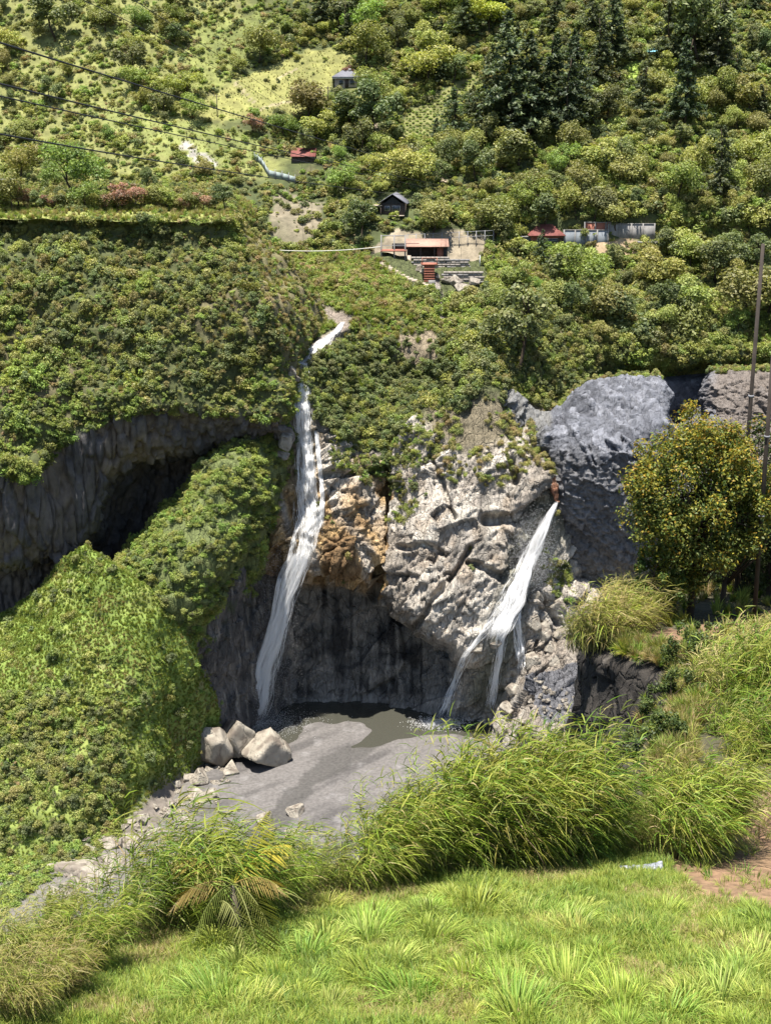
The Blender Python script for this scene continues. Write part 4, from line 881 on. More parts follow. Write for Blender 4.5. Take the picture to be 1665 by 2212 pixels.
boulder(ground_pix(630, 1800, -90.6), 1.1, 4, 'small white boulder beside the stream bend', sq=(1.4, 1, .7))
r = np.random.default_rng(41)
for k in range(150):
    u = r.random(); x_ = 130+u*350+r.normal(0, 14); y_ = 1915-u*235+r.normal(0, 26)
    boulder(onto(x_, y_), float(np.exp(r.normal(-.6, .55))), k, 'pale stone in the rubble strip along the foot of the talus', 'stones of the rubble strip', sq=(1.1, 1, .75))
for x_, y_, s_ in ((1110, 1490, 1.5), (1098, 1530, 1.5), (1165, 1470, 1.0), (1110, 1450, 1.1), (1150, 1430, 1.5), (1195, 1430, 1.6), (1170, 1365, 1.8), (1215, 1370, 1.6), (1150, 1345, 1.5), (1180, 1240, 1.6), (1030, 1400, 1.5), (1090, 1580, 1.3), (1140, 1560, 1.2), (1070, 1390, 1.2), (1020, 1540, 1.0), (1190, 1400, 1.3), (1160, 1290, 1.2), (1205, 1310, 1.3)):
    boulder(onto(x_, y_)+np.array([0, .6, -.2]), s_, int(x_), 'angular block in the jumble below the second waterfall', 'blocks under the second waterfall')
for x_, y_, s_ in ((648, 800, 1.0), (628, 805, 1.1), (640, 818, .8), (618, 955, 1.5), (608, 985, 1.4)):
    boulder(onto(x_, y_)+np.array([0, .3, 0]), s_, int(x_), 'wet rock wedged at the lip beside the tall waterfall', 'rocks beside the tall waterfall')
for x_, y_, s_ in ((965, 608, 1.0), (985, 612, 1.3), (1000, 626, 1.5), (1025, 612, 1.1), (1035, 606, .8), (945, 600, .6), (930, 590, .5), (905, 583, .8), (915, 590, .7)):
    boulder(onto(x_, y_)+np.array([0, 0, .2]), s_, int(x_), 'pale boulder on the clearing below the roofed shelter', 'boulders below the shelter')
r = np.random.default_rng(43)
for k in range(60):
    x_, y_ = r.uniform(1145, 1248), r.uniform(1485, 1585)
    boulder(onto(x_, y_), float(r.uniform(.22, .5)), k, 'grey cobble of the pile beside the dark earth pillar', 'grey cobble pile')

# ------------------------------------------------------------------ far trees
def trunk_builder(h, rad, seed, limbs=5, top=.75):
    r = np.random.default_rng(seed); mb = MB(); z = np.linspace(0, h*top, 6); wob = np.cumsum(r.normal(0, .02*h, (6, 2)), 0); wob -= wob[0]
    pts = np.column_stack([wob, z]); mb.tube(pts, np.linspace(rad, rad*.45, 6), 6)
    for k in range(limbs):
        i = r.integers(2, 5); d = unit(r, 1)[0]; d[2] = abs(d[2])+.5; d /= np.linalg.norm(d); l = h*r.uniform(.22, .38)
        mb.tube([pts[i], pts[i]+d*l*.5+np.array([0, 0, .03*h]), pts[i]+d*l], [rad*.5, rad*.3, rad*.1], 5)
    return mb
TREE = []
for k, (cols, R, lift, lob) in enumerate(((G1, (.42, .42, .46), .48, 18), (G2, (.40, .40, .50), .46, 18), (G3, (.46, .46, .44), .50, 20), (G4, (.44, .44, .46), .48, 18), (G2, (.32, .32, .52), .46, 16), (YEL, (.42, .42, .42), .54, 16), (RED, (.46, .46, .44), .46, 14), (G1, (.52, .52, .44), .48, 22))):
    V, F, c = crown_mesh(500+k, cols, R=R, lobes=lob, n=3200, ls=.050, lift=lift, inner=.15)
    cr_ = mesh_obj('crown', V, F, M_leaf, c, link_=False).data; tk = trunk_builder(1., .022, 520+k).build('trunk', M_bark, link_=False).data
    TREE.append((cr_, tk))
def pine_mesh(seed, cols, wide=.2, n_lv=20):
    r = np.random.default_rng(seed); Cn, Nn, cc = [], [], []
    for i in range(n_lv):
        f = i/(n_lv-1); z = .16+.84*f; rad = wide*(1-f)**.7*r.uniform(.5, 1.3)+.014; nb = int((4+5*(1-f))*r.uniform(.5, 1.2))
        for j in range(nb):
            a = r.uniform(0, 6.28); rad_ = rad; rad = rad*r.uniform(.6, 1.2); m = int(12+40*rad/wide); u = r.random(m)**.6
            dz = -.18*rad*u+.06*rad; pt = np.stack([np.cos(a)*u*rad, np.sin(a)*u*rad, z+dz], -1)+r.normal(0, .011, (m, 3))
            Cn.append(pt); nn_ = r.normal(0, .5, (m, 3))+np.array([np.cos(a)*.3, np.sin(a)*.3, .9]); Nn.append(nn_/np.linalg.norm(nn_, axis=1)[:, None]); cc.append(pal(r, m, cols)*r.uniform(.75, 1.25)); rad = rad_
    Cn = np.concatenate(Cn); Nn = np.concatenate(Nn); cc = np.concatenate(cc); s_ = .042*np.random.default_rng(seed).uniform(.6, 1.4, len(Cn))
    return leaves(Cn, Nn, s_, s_*.4, cc, r, .0)
PIN = [(.065, .09, .042), (.05, .073, .036), (.09, .115, .05), (.12, .14, .065)]
PINE = []
for k in range(3):
    V, F, c = pine_mesh(560+k, PIN, (.22, .28, .33)[k], 26); PINE.append((mesh_obj('crown', V, F, M_leaf, c, link_=False).data, trunk_builder(1., .016, 570+k, 0, .97).build('trunk', M_bark, link_=False).data))
def tree(pt, h, pair, label, cat='tree', group=None, name='tree', wide=1., rz=None):
    e = empty(name, pt, random.uniform(0, 6.28) if rz is None else rz); e.scale = (h*wide, h*wide*random.uniform(.8, 1.15), h); e.rotation_euler[0] = random.uniform(-.1, .1); e.rotation_euler[1] = random.uniform(-.1, .1)
    for nm, me in zip(('crown', 'trunk'), pair):
        o = bpy.data.objects.new(nm, me); COL.objects.link(o); o.parent = e
    tag(e, label, cat, group); return e
def hpt(px, py): return onto(px, py)-np.array([0, 0, .3])
def H(px, py, u): # metres for u layout units at that place
    return u*upm(float(front(px, py)), py)
NOTED = [  # px, py of the foot, height in layout units, kind, width, label, name
 (1108, 288, 250, 'p2', 1.0, 'tallest dark pine beside the terraced crop field', 'pine_tree'), (1178, 285, 205, 'p0', 1.1, 'slim dark pine just behind the tallest pine', 'pine_tree'),
 (1250, 262, 190, 'p1', 1.0, 'dark pine midway between the two crop fields', 'pine_tree'), (1382, 248, 105, 'p1', 1.1, 'short cone-shaped pine below the small bright field', 'pine_tree'),
 (1478, 275, 190, 'p1', .9, 'tall pine right of the small bright field', 'pine_tree'), (1512, 140, 165, 't1', 1.1, 'broad nearly black tree above the blue roof', 'tree'),
 (1322, 135, 150, 'p1', 1.1, 'dark pine left of the blue roof', 'pine_tree'), (1555, 425, 150, 'p1', .9, 'dark pine on the slope above the grey cliff', 'pine_tree'),
 (1142, 305, 225, 'p1', 1.1, 'tall dark pine in front of the tallest pine', 'pine_tree'), (1072, 262, 160, 'p2', 1.0, 'dark pine at the right end of the terraced field', 'pine_tree'), (1216, 300, 175, 'p2', .9, 'wide dark pine below the pine group', 'pine_tree'), (1290, 190, 150, 'p1', 1.0, 'dark pine uphill of the bright field', 'pine_tree'), (1440, 140, 150, 'p2', .9, 'wide dark pine right of the blue roof', 'pine_tree'), (1545, 160, 155, 'p1', 1.0, 'dark pine beside the black tree', 'pine_tree'), (1285, 75, 110, 'p2', 1., 'dark pine near the top edge above the pine group', 'pine_tree'),
 (980, 302, 110, 'p2', 1.1, 'bushy pine at the lower corner of the terraced field', 'pine_tree'), (1056, 75, 85, 't5', 1.1, 'yellow-green tree standing out above the pines', 'tree'),
 (692, 55, 110, 'p1', 1.1, 'dark conifer at the top edge above the meadow', 'pine_tree'), (752, 110, 100, 'p0', 1.2, 'dark conifer at the upper corner of the meadow', 'pine_tree'),
 (815, 300, 130, 't1', 1.0, 'dark tree with a bare trunk beside the dirt path', 'tree'), (160, 425, 115, 't2', 1.15, 'bright green round tree on the terrace', 'tree'),
 (45, 400, 95, 't7', 1.0, 'pale green tree behind the white roof corner', 'tree'), (25, 455, 95, 't3', .95, 'grey-green tree with visible trunk at the terrace edge', 'tree'),
 (603, 280, 48, 't1', 1.1, 'small dark round tree at the lower edge of the meadow', 'tree'), (545, 290, 52, 't6', 1.1, 'dark reddish tree below the meadow', 'tree'),
 (655, 332, 72, 't4', 1.0, 'dark tree behind the small red roof', 'tree'), (678, 214, 36, 't6', 1.2, 'reddish bush tree on the meadow', 'tree'), (752, 165, 30, 't6', 1.2, 'small reddish tree above the grey roofed house', 'tree'),
 (348, 250, 60, 't1', 1.2, 'dark tree at the left edge of the meadow', 'tree'), (280, 170, 80, 't1', 1.2, 'dark bushy tree on the upper left slope', 'tree'), (120, 80, 95, 't1', 1.3, 'large dark tree near the upper left corner', 'tree'),
 (780, 515, 85, 't1', 1.2, 'dark tree left of the cable platform', 'tree'), (935, 500, 80, 't3', 1.3, 'olive tree behind the roofed shelter', 'tree'), (1070, 510, 95, 't3', 1.2, 'olive broad tree right of the shelter', 'tree'),
 (1330, 500, 80, 't3', 1.2, 'olive tree behind the concrete walls', 'tree'), (1170, 572, 78, 'p2', .9, 'small conifer in front of the red hip roof', 'pine_tree'), (1320, 590, 80, 't4', .8, 'thin half bare tree on the brown clearing', 'tree'),
 (1120, 800, 185, 't1', 1.0, 'large dark bushy tree on the brow left of the grey cliff', 'tree'), (1350, 792, 170, 't1', 1.1, 'large dark bushy tree directly above the grey slab', 'tree'), (1480, 785, 150, 't3', 1.0, 'olive tree above the dark cleft', 'tree'), (1250, 640, 110, 't2', 1.2, 'bright green tree below the concrete walls', 'tree'), (1430, 640, 110, 't0', 1.2, 'green tree below the flat roofed hut', 'tree'), (1600, 700, 140, 't3', 1.1, 'olive tree left of the tall leaning pole', 'tree'), (1545, 610, 100, 't1', 1.1, 'dark tree on the bench near the leaning pole', 'tree'),
 (1030, 395, 95, 't1', 1.0, 'dark round tree below the terraced field', 'tree'), (1150, 430, 70, 't3', 1.3, 'brown-green round tree below the pines', 'tree'), (820, 420, 40, 't0', 1.2, 'low tree above the dark timber house', 'tree')]
used = []
for x_, y_, u_, kd, w_, lb, nm in NOTED:
    pair = PINE[int(kd[1])] if kd[0] == 'p' else TREE[int(kd[1])]
    tree(hpt(x_, y_), H(x_, y_, u_), pair, lb, 'pine' if kd[0] == 'p' else 'tree', name=nm, wide=w_); used.append((x_, y_))
r = np.random.default_rng(47); cnt = 0; tries = 0
WHERE = [('on the upper slope left of the meadow', lambda x, y: x < 420 and y < 240), ('on the open slope below the meadow', lambda x, y: x < 640 and 240 <= y), ('in the wood above the meadow', lambda x, y: x < 850 and y < 240),
         ('around the dirt path and red roof', lambda x, y: x < 900), ('in the wood around the pines', lambda x, y: y < 300), ('on the slope above the houses', lambda x, y: y < 480), ('on the bench above the grey cliff', lambda x, y: True)]
while cnt < 290 and tries < 9000:
    tries += 1; x_, y_ = r.uniform(-60, 1730), r.uniform(15, 735)
    if y_ > 430 and (x_ < 520 or (x_ < 1050)): continue
    xa, ya = np.array([x_]), np.array([y_])
    if inpoly(xa, ya, MEADOW)[0] or any(inpoly(xa, ya, f_)[0] for f_ in (FIELD1, FIELD2, SITE, SCREE, BARE2, ROCKY)): continue
    if (inpoly(xa, ya, LOWMEADOW)[0] or inpoly(xa, ya, UPMEADOW)[0]) and r.random() < .85: continue
    if x_ < 520 and r.random() < .45: continue
    u_ = (r.uniform(.0, 1)**1.6*75+34) if x_ > 520 else r.uniform(26, 62)
    if any(abs(x_-a) < c_+12 and -8 < y_-b < u_+14 for a, b, c_ in HOUSES): continue
    if segdist(xa, ya, PATHPTS)[0] < 14: continue
    if any(math.hypot(x_-a, (y_-b)*1.4) < 14+u_*.2 for a, b in used): continue
    used.append((x_, y_)); cnt += 1
    kd = r.choice([0, 1, 2, 3, 4, 7], p=[.2, .26, .1, .2, .12, .12]); pin = x_ > 900 and y_ < 330 and r.random() < .28
    pair = PINE[r.integers(3)] if pin else TREE[kd]
    wh = [a for a, f_ in WHERE if f_(x_, y_)][0]; kn = 'dark pine' if pin else ('green', 'dark green', 'bright green', 'olive', 'narrow dark', '', '', 'broad green')[kd]+' broadleaf tree'
    tree(hpt(x_, y_), H(x_, y_, u_*(1.25 if pin else 1)), pair, '%s %s' % (kn, wh), 'pine' if pin else 'tree', 'trees '+wh, 'pine_tree' if pin else 'tree', wide=float(r.uniform(.85, 1.35)))
# row of trees and hedge on the terrace
for k in range(30):
    x_ = -10+k*17+r.normal(0, 4); u_ = r.uniform(30, 66); y_ = 456+r.normal(0, 3)
    tree(P(x_, y_, 224), u_*upm(224, y_), TREE[int(r.choice([0, 1, 2, 3, 6, 6]))], 'low shrub tree in the hedge row along the terrace rim', 'tree', 'hedge row on the terrace', wide=float(r.uniform(1., 1.5)))
# ------------------------------------------------------------------ buildings and works on the far side
M_red = flat_mat('red_roof_sheet', (.17, .058, .048), .75, .35, 2.); M_salmon = flat_mat('salmon_roof_sheet', (.34, .20, .15), .75, .25, 2.)
M_slate = flat_mat('grey_roof_sheet', (.13, .13, .15), .7, .2, 2.); M_conc = flat_mat('weathered_concrete', (.20, .19, .18), .9, .3, 1.2)
M_cream = flat_mat('cream_plaster', (.36, .30, .235), .9, .15, 1.5); M_brick = flat_mat('brick_red_wall', (.28, .11, .075), .9, .25, 2.)
M_bluew = flat_mat('blue_grey_plaster', (.17, .185, .20), .9, .2, 1.5); M_wood = flat_mat('dark_timber', (.065, .05, .042), .9, .35, 2.)
M_steel = flat_mat('grey_steel', (.20, .20, .21), .6, .2, 3.); M_dark = flat_mat('dark_interior', (.03, .03, .032), .9, .2, 2.)
M_white = flat_mat('white_paint', (.45, .45, .43), .7, .08, 2.); M_glass = flat_mat('window_pane', (.05, .06, .07), .15, .1, 2., .5, 0)
M_teal = flat_mat('blue_tarp_roof', (.22, .52, .62), .6, .15, 2.); M_net = flat_mat('pale_net', (.22, .26, .245), .8, .3, 2.)
M_stone = flat_mat('stacked_stone', (.27, .24, .21), .95, .4, 1.6, .2, .8); M_rust = flat_mat('rusty_brick', (.30, .12, .075), .9, .4, 2.)
M_pole = flat_mat('tarred_pole', (.045, .035, .028), .85, .3, 2.); M_wire = flat_mat('black_cable', (.02, .02, .02), .6, .1, 2.)
M_rope = flat_mat('pale_cable', (.62, .60, .54), .7, .1, 2.)
def site(name, px, py, label, cat, dz=0., rz=0, Y=None, group=None):
    Yv = float(front(px, py)) if Y is None else Y
    e = empty(name, P(px, py, Yv)+np.array([0, 0, dz]), rz); tag(e, label, cat, group); return e, upm(Yv, py)
def hip(mb, x0, x1, y0, y1, z0, z1, ins=.35, th=.12):
    cx0, cx1 = x0+(x1-x0)*ins, x1-(x1-x0)*ins; ym = (y0+y1)/2
    V = [(x0, y0, z0), (x1, y0, z0), (x1, y1, z0), (x0, y1, z0), (cx0, ym, z1), (cx1, ym, z1)]
    V2 = [(a, b, c_-th) for a, b, c_ in V[:4]]
    mb.add(V+V2, [(0, 1, 5, 4), (2, 3, 4, 5), (0, 6, 7, 1), (1, 7, 8, 2), (2, 8, 9, 3), (3, 9, 6, 0), (9, 8, 7, 6)], [(1, 2, 5), (3, 0, 4)])
def window(par, x, z, w, h, y=-.02):
    f_ = MB().box(x-w/2, x+w/2, y-.06, y+.02, z-h/2, z+h/2).build('window', M_white, par)
    MB().box(x-w/2+.07, x+w/2-.07, y-.10, y-.06, z-h/2+.07, z+h/2-.07).build('pane', M_glass, f_)
def door(par, x, w, h, y=-.02):
    d = MB().box(x-w/2, x+w/2, y-.06, y+.02, .02, h).build('door', M_wood, par); MB().box(x+w*.3, x+w*.36, y-.1, y-.06, 1., 1.08).build('handle', M_steel, d)
# upper house on the meadow
e, u = site('house', 748, 190, 'small house with dark grey hip roof at the edge of the meadow', 'house'); w = 25*u
MB().box(-w, w, 0, 4, -1.5, 2.1).build('wall', M_cream, e); mb = MB(); hip(mb, -w-.6, w+.6, -.7, 4.7, 2.25, 3.6); rf = mb.build('roof', M_slate, e); MB().box(.4, 1., 1.6, 2.2, 3.2, 4.).build('chimney', M_conc, rf)
MB().box(-w-.5, w+.5, -.62, -.5, 1.85, 2.12).build('fascia', M_white, e); window(e, -w*.45, 1.1, 1., 1.); window(e, w*.5, 1.1, 1., 1.); door(e, .1, .8, 1.75)
# small red roof
e, u = site('shed', 655, 350, 'low shed with bright red sheet roof among the trees', 'shed'); w = 24*u
MB().box(-w, w, 0, 3.2, -1.2, 1.15).build('wall', M_wood, e)
mb = MB(); mb.add([(-w-.3, -.6, 1.0), (w+.3, -.6, 1.0), (w+.3, 3.8, 2.6), (-w-.3, 3.8, 2.6), (-w-.3, -.6, 1.1), (w+.3, -.6, 1.1), (w+.3, 3.8, 2.7), (-w-.3, 3.8, 2.7)], [(0, 3, 2, 1), (4, 5, 6, 7), (0, 1, 5, 4), (1, 2, 6, 5), (2, 3, 7, 6), (3, 0, 4, 7)])
mb.build('roof', M_red, e); door(e, w*.4, .9, .9)
# pale net fence round the plot
e, u = site('net_fence', 550, 348, 'pale green net fence stepping down the slope', 'fence')
pts = [onto(x_, y_) for x_, y_ in ((550, 346), (558, 350), (566, 357), (573, 368), (580, 381), (595, 385), (610, 388), (624, 392), (638, 396))]; o_ = np.array(e.location)
for a, b_ in zip(pts[:-1], pts[1:]):
    a, b_ = a-o_, b_-o_; h = np.array([0, 0, 1.25]); t_ = np.array([0, .05, 0])
    MB().add([a, b_, b_+h, a+h, a+t_, b_+t_, b_+h+t_, a+h+t_], [(0, 1, 2, 3), (7, 6, 5, 4), (3, 2, 6, 7), (0, 4, 5, 1), (1, 5, 6, 2), (0, 3, 7, 4)]).build('net_panel', M_net, e)
for a in pts: MB().tube([a-o_-np.array([0, .08, .5]), a-o_+np.array([0, -.08, 1.7])], .06, 5).build('post', M_steel, e)
# dark timber house
e, u = site('timber_house', 848, 462, 'dark timber house with gable roof half hidden by trees', 'house', rz=-.15); w = 26*u
MB().box(-w, w, 0, 5, -1.5, 2.0).build('wall', M_wood, e)
mb = MB(); mb.add([(-w-.5, -.6, 1.8), (w+.5, -.6, 1.8), (0, -.6, 3.6), (-w-.5, 5.6, 1.8), (w+.5, 5.6, 1.8), (0, 5.6, 3.6), (-w-.5, -.6, 1.95), (w+.5, -.6, 1.95), (0, -.6, 3.75), (-w-.5, 5.6, 1.95), (w+.5, 5.6, 1.95), (0, 5.6, 3.75)],
   [(0, 2, 5, 3), (1, 4, 5, 2), (6, 9, 11, 8), (7, 8, 11, 10), (0, 6, 8, 2), (2, 8, 7, 1), (3, 5, 11, 9), (5, 4, 10, 11), (0, 3, 9, 6), (1, 7, 10, 4)])
mb.build('roof', M_slate, e); mb = MB(); mb.add([(-w*.8, -.03, 1.8), (w*.8, -.03, 1.8), (0, -.03, 3.2)], [], [(0, 1, 2)]); mb.build('gable', M_dark, e)
window(e, w*.3, 1.0, 1.5, 1.0); window(e, -w*.45, 1.0, 1.0, .9); MB().box(-w*.2, w*1.0, -1.3, -.05, -.35, -.2).build('porch', M_cream, e)
MB().box(-w*1.9, -w*.9, -.5, 2., 1.45, 1.58).build('lean_to_roof', M_cream, e)
for x_ in (-w*1.85, -w*1.0): MB().box(x_, x_+.12, -.45, -.33, -1.2, 1.45).build('post', M_wood, e)
# roofed shelter
e, u = site('shelter', 923, 562, 'open shelter with long salmon pink roof on the clearing', 'shelter'); w = 46*u
mb = MB(); mb.add([(-w, -.8, 2.35), (w, -.8, 2.35), (w, 3.4, 3.35), (-w, 3.4, 3.35), (-w, -.8, 2.47), (w, -.8, 2.47), (w, 3.4, 3.47), (-w, 3.4, 3.47)], [(0, 3, 2, 1), (4, 5, 6, 7), (0, 1, 5, 4), (1, 2, 6, 5), (2, 3, 7, 6), (3, 0, 4, 7)])
mb.build('roof', M_salmon, e); MB().box(-w+.2, w-.2, 3., 3.2, -.5, 3.1).build('back_wall', M_wood, e)
for x_ in (-w+.2, -w*.35, w*.3, w-.5): MB().box(x_, x_+.16, -.5, -.34, -.8, 2.45).build('post', M_wood, e)
MB().box(w*.45, w-.6, .2, .5, -.5, 2.2).build('brick_panel', M_brick, e); MB().box(w-.9, w-.25, -.3, 2.9, -.6, 2.3).build('side_wall', M_dark, e)
MB().box(-w+.05, -w+.85, -.9, -.1, -2.6, .9).build('pillar', M_cream, e); MB().box(-w+1., w*.2, .4, 1.0, -.5, .55).build('counter', M_conc, e)
for k in range(4): 
    o = MB().box(-.5+k*.55, -.1+k*.55, .1, .38, -.3, .35).build('white_chair_back', M_white, e); o.name = 'bench_back'
# retaining walls and terrace steps
for nm, x0, x1, yb, h_, lb in (('retaining_wall', 893, 965, 577, 1.5, 'grey block wall under the shelter'), ('retaining_wall', 965, 1010, 572, .9, 'low dark wall right of the shelter steps'), ('retaining_wall', 958, 1036, 604, 1.3, 'stone wall below the dry grass terrace')):
    Yv = float(front((x0+x1)/2, yb)); a, b_ = P(x0, yb, Yv), P(x1, yb, Yv); e = empty(nm, (a+b_)/2); tag(e, lb, 'wall'); l = (b_-a)[0]/2
    r = np.random.default_rng(int(x0)); row = 0; z = -.6
    me_b = None
    while z < h_:
        x_ = -l-(row % 2)*.4
        while x_ < l:
            ww = r.uniform(.7, 1.0); o = MB().box(0, ww-.04, r.uniform(-.08, 0), .5, 0, .36).build('stone', M_stone if row % 3 else M_conc, e); o.location = (x_, 0, z); x_ += ww
        z += .4; row += 1
for x0, y0, x1, y1, lb in ((815, 562, 860, 590, 'upper'), (860, 592, 930, 620, 'lower')):
    a, b_ = onto(x0, y0), onto(x1, y1); e = empty('footpath', a); struct(e, '%s pale path edge below the cable platform' % lb); d = b_-a; n_ = np.array([d[1], -d[0], 0]); n_ /= np.linalg.norm(n_)+1e-9
    for k in range(9):
        q = d*(k/8); MB().box(-.5, .5, -.45, .45, -.35, .16+.08*random.random()).build('step', M_cream, e).location = tuple(q)
# red-brown brick stair tower
e, u = site('stair_tower', 927, 606, 'rust red brick stair block below the shelter', 'stairs'); w = 11*u
MB().box(-w, w, 0, 2.2, -1., 2.6).build('tower', M_rust, e)
for k in range(7): MB().box(-w*1.05, w*1.05, -.35-.0*k, 0.-.004, -.6+.42*k, -.42+.42*k).build('step', M_brick, e)
MB().box(-w*1.6, w*1.6, -.4, 2.5, 2.65, 2.85).build('landing', M_brick, e)
for x_ in (-w*1.5, w*1.4): MB().box(x_, x_+.12, -.35, -.23, 2.85, 3.9).build('rail_post', M_rust, e)
MB().box(-w*1.5, w*1.5, -.33, -.25, 3.8, 3.92).build('handrail', M_rust, e); MB().box(-w*.2, w*1.15, -.6, -.36, -.9, .1).build('kerb', M_conc, e)
# cable platform
e, u = site('cable_platform', 850, 556, 'steel cable car platform beside the shelter', 'platform'); w = 28*u
for x_ in (-w, 0., w*.85):
    for y_ in (0., 2.4): MB().box(x_, x_+.22, y_, y_+.22, -2.2, 3.7 if y_ else 3.9).build('post', M_conc, e)
MB().box(-w, w, -.1, 2.7, 1.0, 1.2).build('deck', M_brick, e); MB().box(-w, w*.9, .05, .17, 3.65, 3.8).build('beam', M_steel, e); MB().box(-w, w*.9, .02, .12, 2.0, 2.08).build('handrail', M_steel, e)
MB().box(-w*.1, w*2.0, 2.75, 2.9, 1.1, 2.2).build('parapet', M_dark, e)
a = P(822, 533, float(front(850, 556))); b_ = P(500, 530, 262); n_ = 14; f_ = np.linspace(0, 1, n_)[:, None]
MB().tube(a*(1-f_)+b_*f_-np.array([0, 0, .9])*(4*f_*(1-f_)), .07, 6).build('haul_cable', M_rope); tag(bpy.data.objects['haul_cable'], 'pale cable stretched across the gorge to the platform', 'cable')
# railing fence behind the shelter
e, u = site('railing', 880, 532, 'thin post fence behind the shelter and path', 'fence')
o_ = np.array(e.location); xs_ = np.linspace(880, 1065, 11); pp = [P(x_, 532-(x_-880)*.05, float(front(880, 532))+1.) for x_ in xs_]
for q in pp: MB().box(-.06, .06, -.06, .06, -1.2, 2.2).build('post', M_steel, e).location = tuple(q-o_)
for z in (1.2, 2.1): MB().tube([q-o_+np.array([0, 0, z]) for q in pp], .04, 4).build('rail', M_steel, e)
# right-hand house with red hip roof
e, u = site('house', 1180, 524, 'house with red hip roof and brick front beside concrete walls', 'house'); w = 34*u
MB().box(-w, w, 0, 5, -2.6, 1.2).build('wall', M_brick, e); mb = MB(); hip(mb, -w-.5, w+.5, -.8, 5.8, 1.35, 3.2, .32); mb.build('roof', M_red, e)
MB().box(-w-2.6, -w-.01, .3, 4.6, -2.6, .95).build('annex', M_bluew, e); MB().box(-w-2.8, -w-.02, 0., 4.8, .96, 1.1).build('annex_roof', M_conc, e)
window(e, w*.35, .3, 2.2, .9); window(e, -w*.4, .3, 1.2, .9); door(e, w*.85, .8, .9)
for nm, x0, x1, yb, h_, m_, lb in (('wall', 1217, 1312, 528, 2.7, M_bluew, 'long grey rendered wall right of the red hip roof'), ('wall', 1312, 1412, 512, 2.5, M_conc, 'grey concrete wall further along the bench'), ('wall', 1262, 1330, 503, 2.0, M_brick, 'reddish rubble wall above the grey wall')):
    Yv = float(front((x0+x1)/2, yb)); a, b_ = P(x0, yb, Yv), P(x1, yb, Yv); e = empty('boundary_wall', (a+b_)/2); tag(e, lb, 'wall'); l = (b_-a)[0]/2; n_ = max(2, int(l*2/1.9))
    for k in range(n_): MB().box(-l+k*2*l/n_+.03, -l+(k+1)*2*l/n_-.03, 0, .3, -1.2, h_-.15).build('panel', m_, e)
    for k in range(n_+1): MB().box(-l+k*2*l/n_-.12, -l+k*2*l/n_+.12, -.08, .36, -1.2, h_).build('post', M_conc, e)
    MB().box(-l, l, -.05, .35, h_-.14, h_-.02).build('coping', M_conc, e)
e, u = site('flat_roof_hut', 1398, 532, 'low hut with flat concrete slab roof on the bench', 'hut'); w = 21*u
MB().box(-w, w, -.4, 4, .65, .85).build('roof', M_conc, e); MB().box(-w+.3, w-.3, .3, 3.6, -1.2, .64).build('wall', M_dark, e)
for x_ in (-w+.1, 0, w-.3): MB().box(x_, x_+.2, -.3, -.1, -1.2, .64).build('post', M_cream, e)
# blue roof and white roof scraps
e, u = site('shed', 1408, 118, 'tiny shed with blue roof in the wood above the bright field', 'shed'); w = 11*u
MB().box(-w*.9, w*.9, 0, 2, -1, .5).build('wall', M_wood, e); mb = MB(); hip(mb, -w-.2, w+.2, -.6, 2.6, .6, 1.3, .3); mb.build('roof', M_teal, e)
e, u = site('shed', 8, 398, 'white roofed shed cut by the picture edge on the terrace', 'shed', Y=246); w = 22*u
MB().box(-w*.95, w*.95, 0, 2.5, -1.5, .6).build('wall', M_wood, e); MB().box(-w, w, -.5, 3., .62, .8).build('roof', M_white, e)
# utility poles on the meadow
for x_, y0, y1, lb in ((470, 252, 206, 'thin utility pole on the lower meadow'), (709, 232, 188, 'thin utility pole beside the grey roofed house'), (1036, 575, 552, 'short white post at the end of the dry grass terrace')):
    e, u = site('utility_pole', x_, y0, lb, 'pole'); h_ = (y0-y1)*u
    MB().tube([(0, 0, -.5), (0, 0, h_)], [.11, .08], 7).build('shaft', M_pole if y0 < 500 else M_white, e)
    if y0 < 500:
        MB().box(-.7, .7, -.06, .06, h_-.4, h_-.28).build('crossarm', M_pole, e)
        for q in (-.6, 0, .6): MB().tube([(q, 0, h_-.28), (q, 0, h_-.1)], .05, 6).build('insulator', M_white, e)

# ------------------------------------------------------------------ power lines (near at the left, far at the right)
def wire(name, pts, y0, y1, rad, label):
    A = np.array(pts, float); s_ = np.linspace(0, 1, 60); xk = (A[:, 0]-A[0, 0])/(A[-1, 0]-A[0, 0])
    deg = 2 if len(A) > 2 else 1; co_ = np.polyfit(xk, A[:, 1], deg); x_ = A[0, 0]+s_*(A[-1, 0]-A[0, 0]); Y = 1/((1-s_)/y0+s_/y1)
    o = MB().tube(P(x_, np.polyval(co_, s_), Y), rad, 6).build(name, M_wire, None, True); tag(o, label, 'power line', 'power lines across the valley'); return o
wire('power_line', [(-160, 42), (0, 92), (330, 192), (580, 270), (740, 314), (985, 385)], 26, 262, .021, 'uppermost thick black power line crossing the meadow')
wire('power_line', [(-160, 140), (0, 180), (280, 250), (470, 295), (640, 332), (960, 402)], 27, 262, .021, 'second black power line from the top')
wire('power_line', [(-160, 172), (0, 207), (200, 252), (330, 280), (560, 330), (950, 410)], 29, 262, .018, 'third black power line just under the second')
wire('power_line', [(-160, 258), (0, 290), (250, 335), (430, 360), (560, 380), (960, 432)], 26, 262, .020, 'lowest black power line passing above the terrace')
wire('power_line', [(-40, -90), (355, 85), (520, 180), (640, 252)], 60, 285, .022, 'faint thin wire high over the upper slope')
wire('power_line', [(100, -120), (400, 70), (549, 174), (658, 244)], 62, 285, .022, 'faint thin wire ending at the meadow')

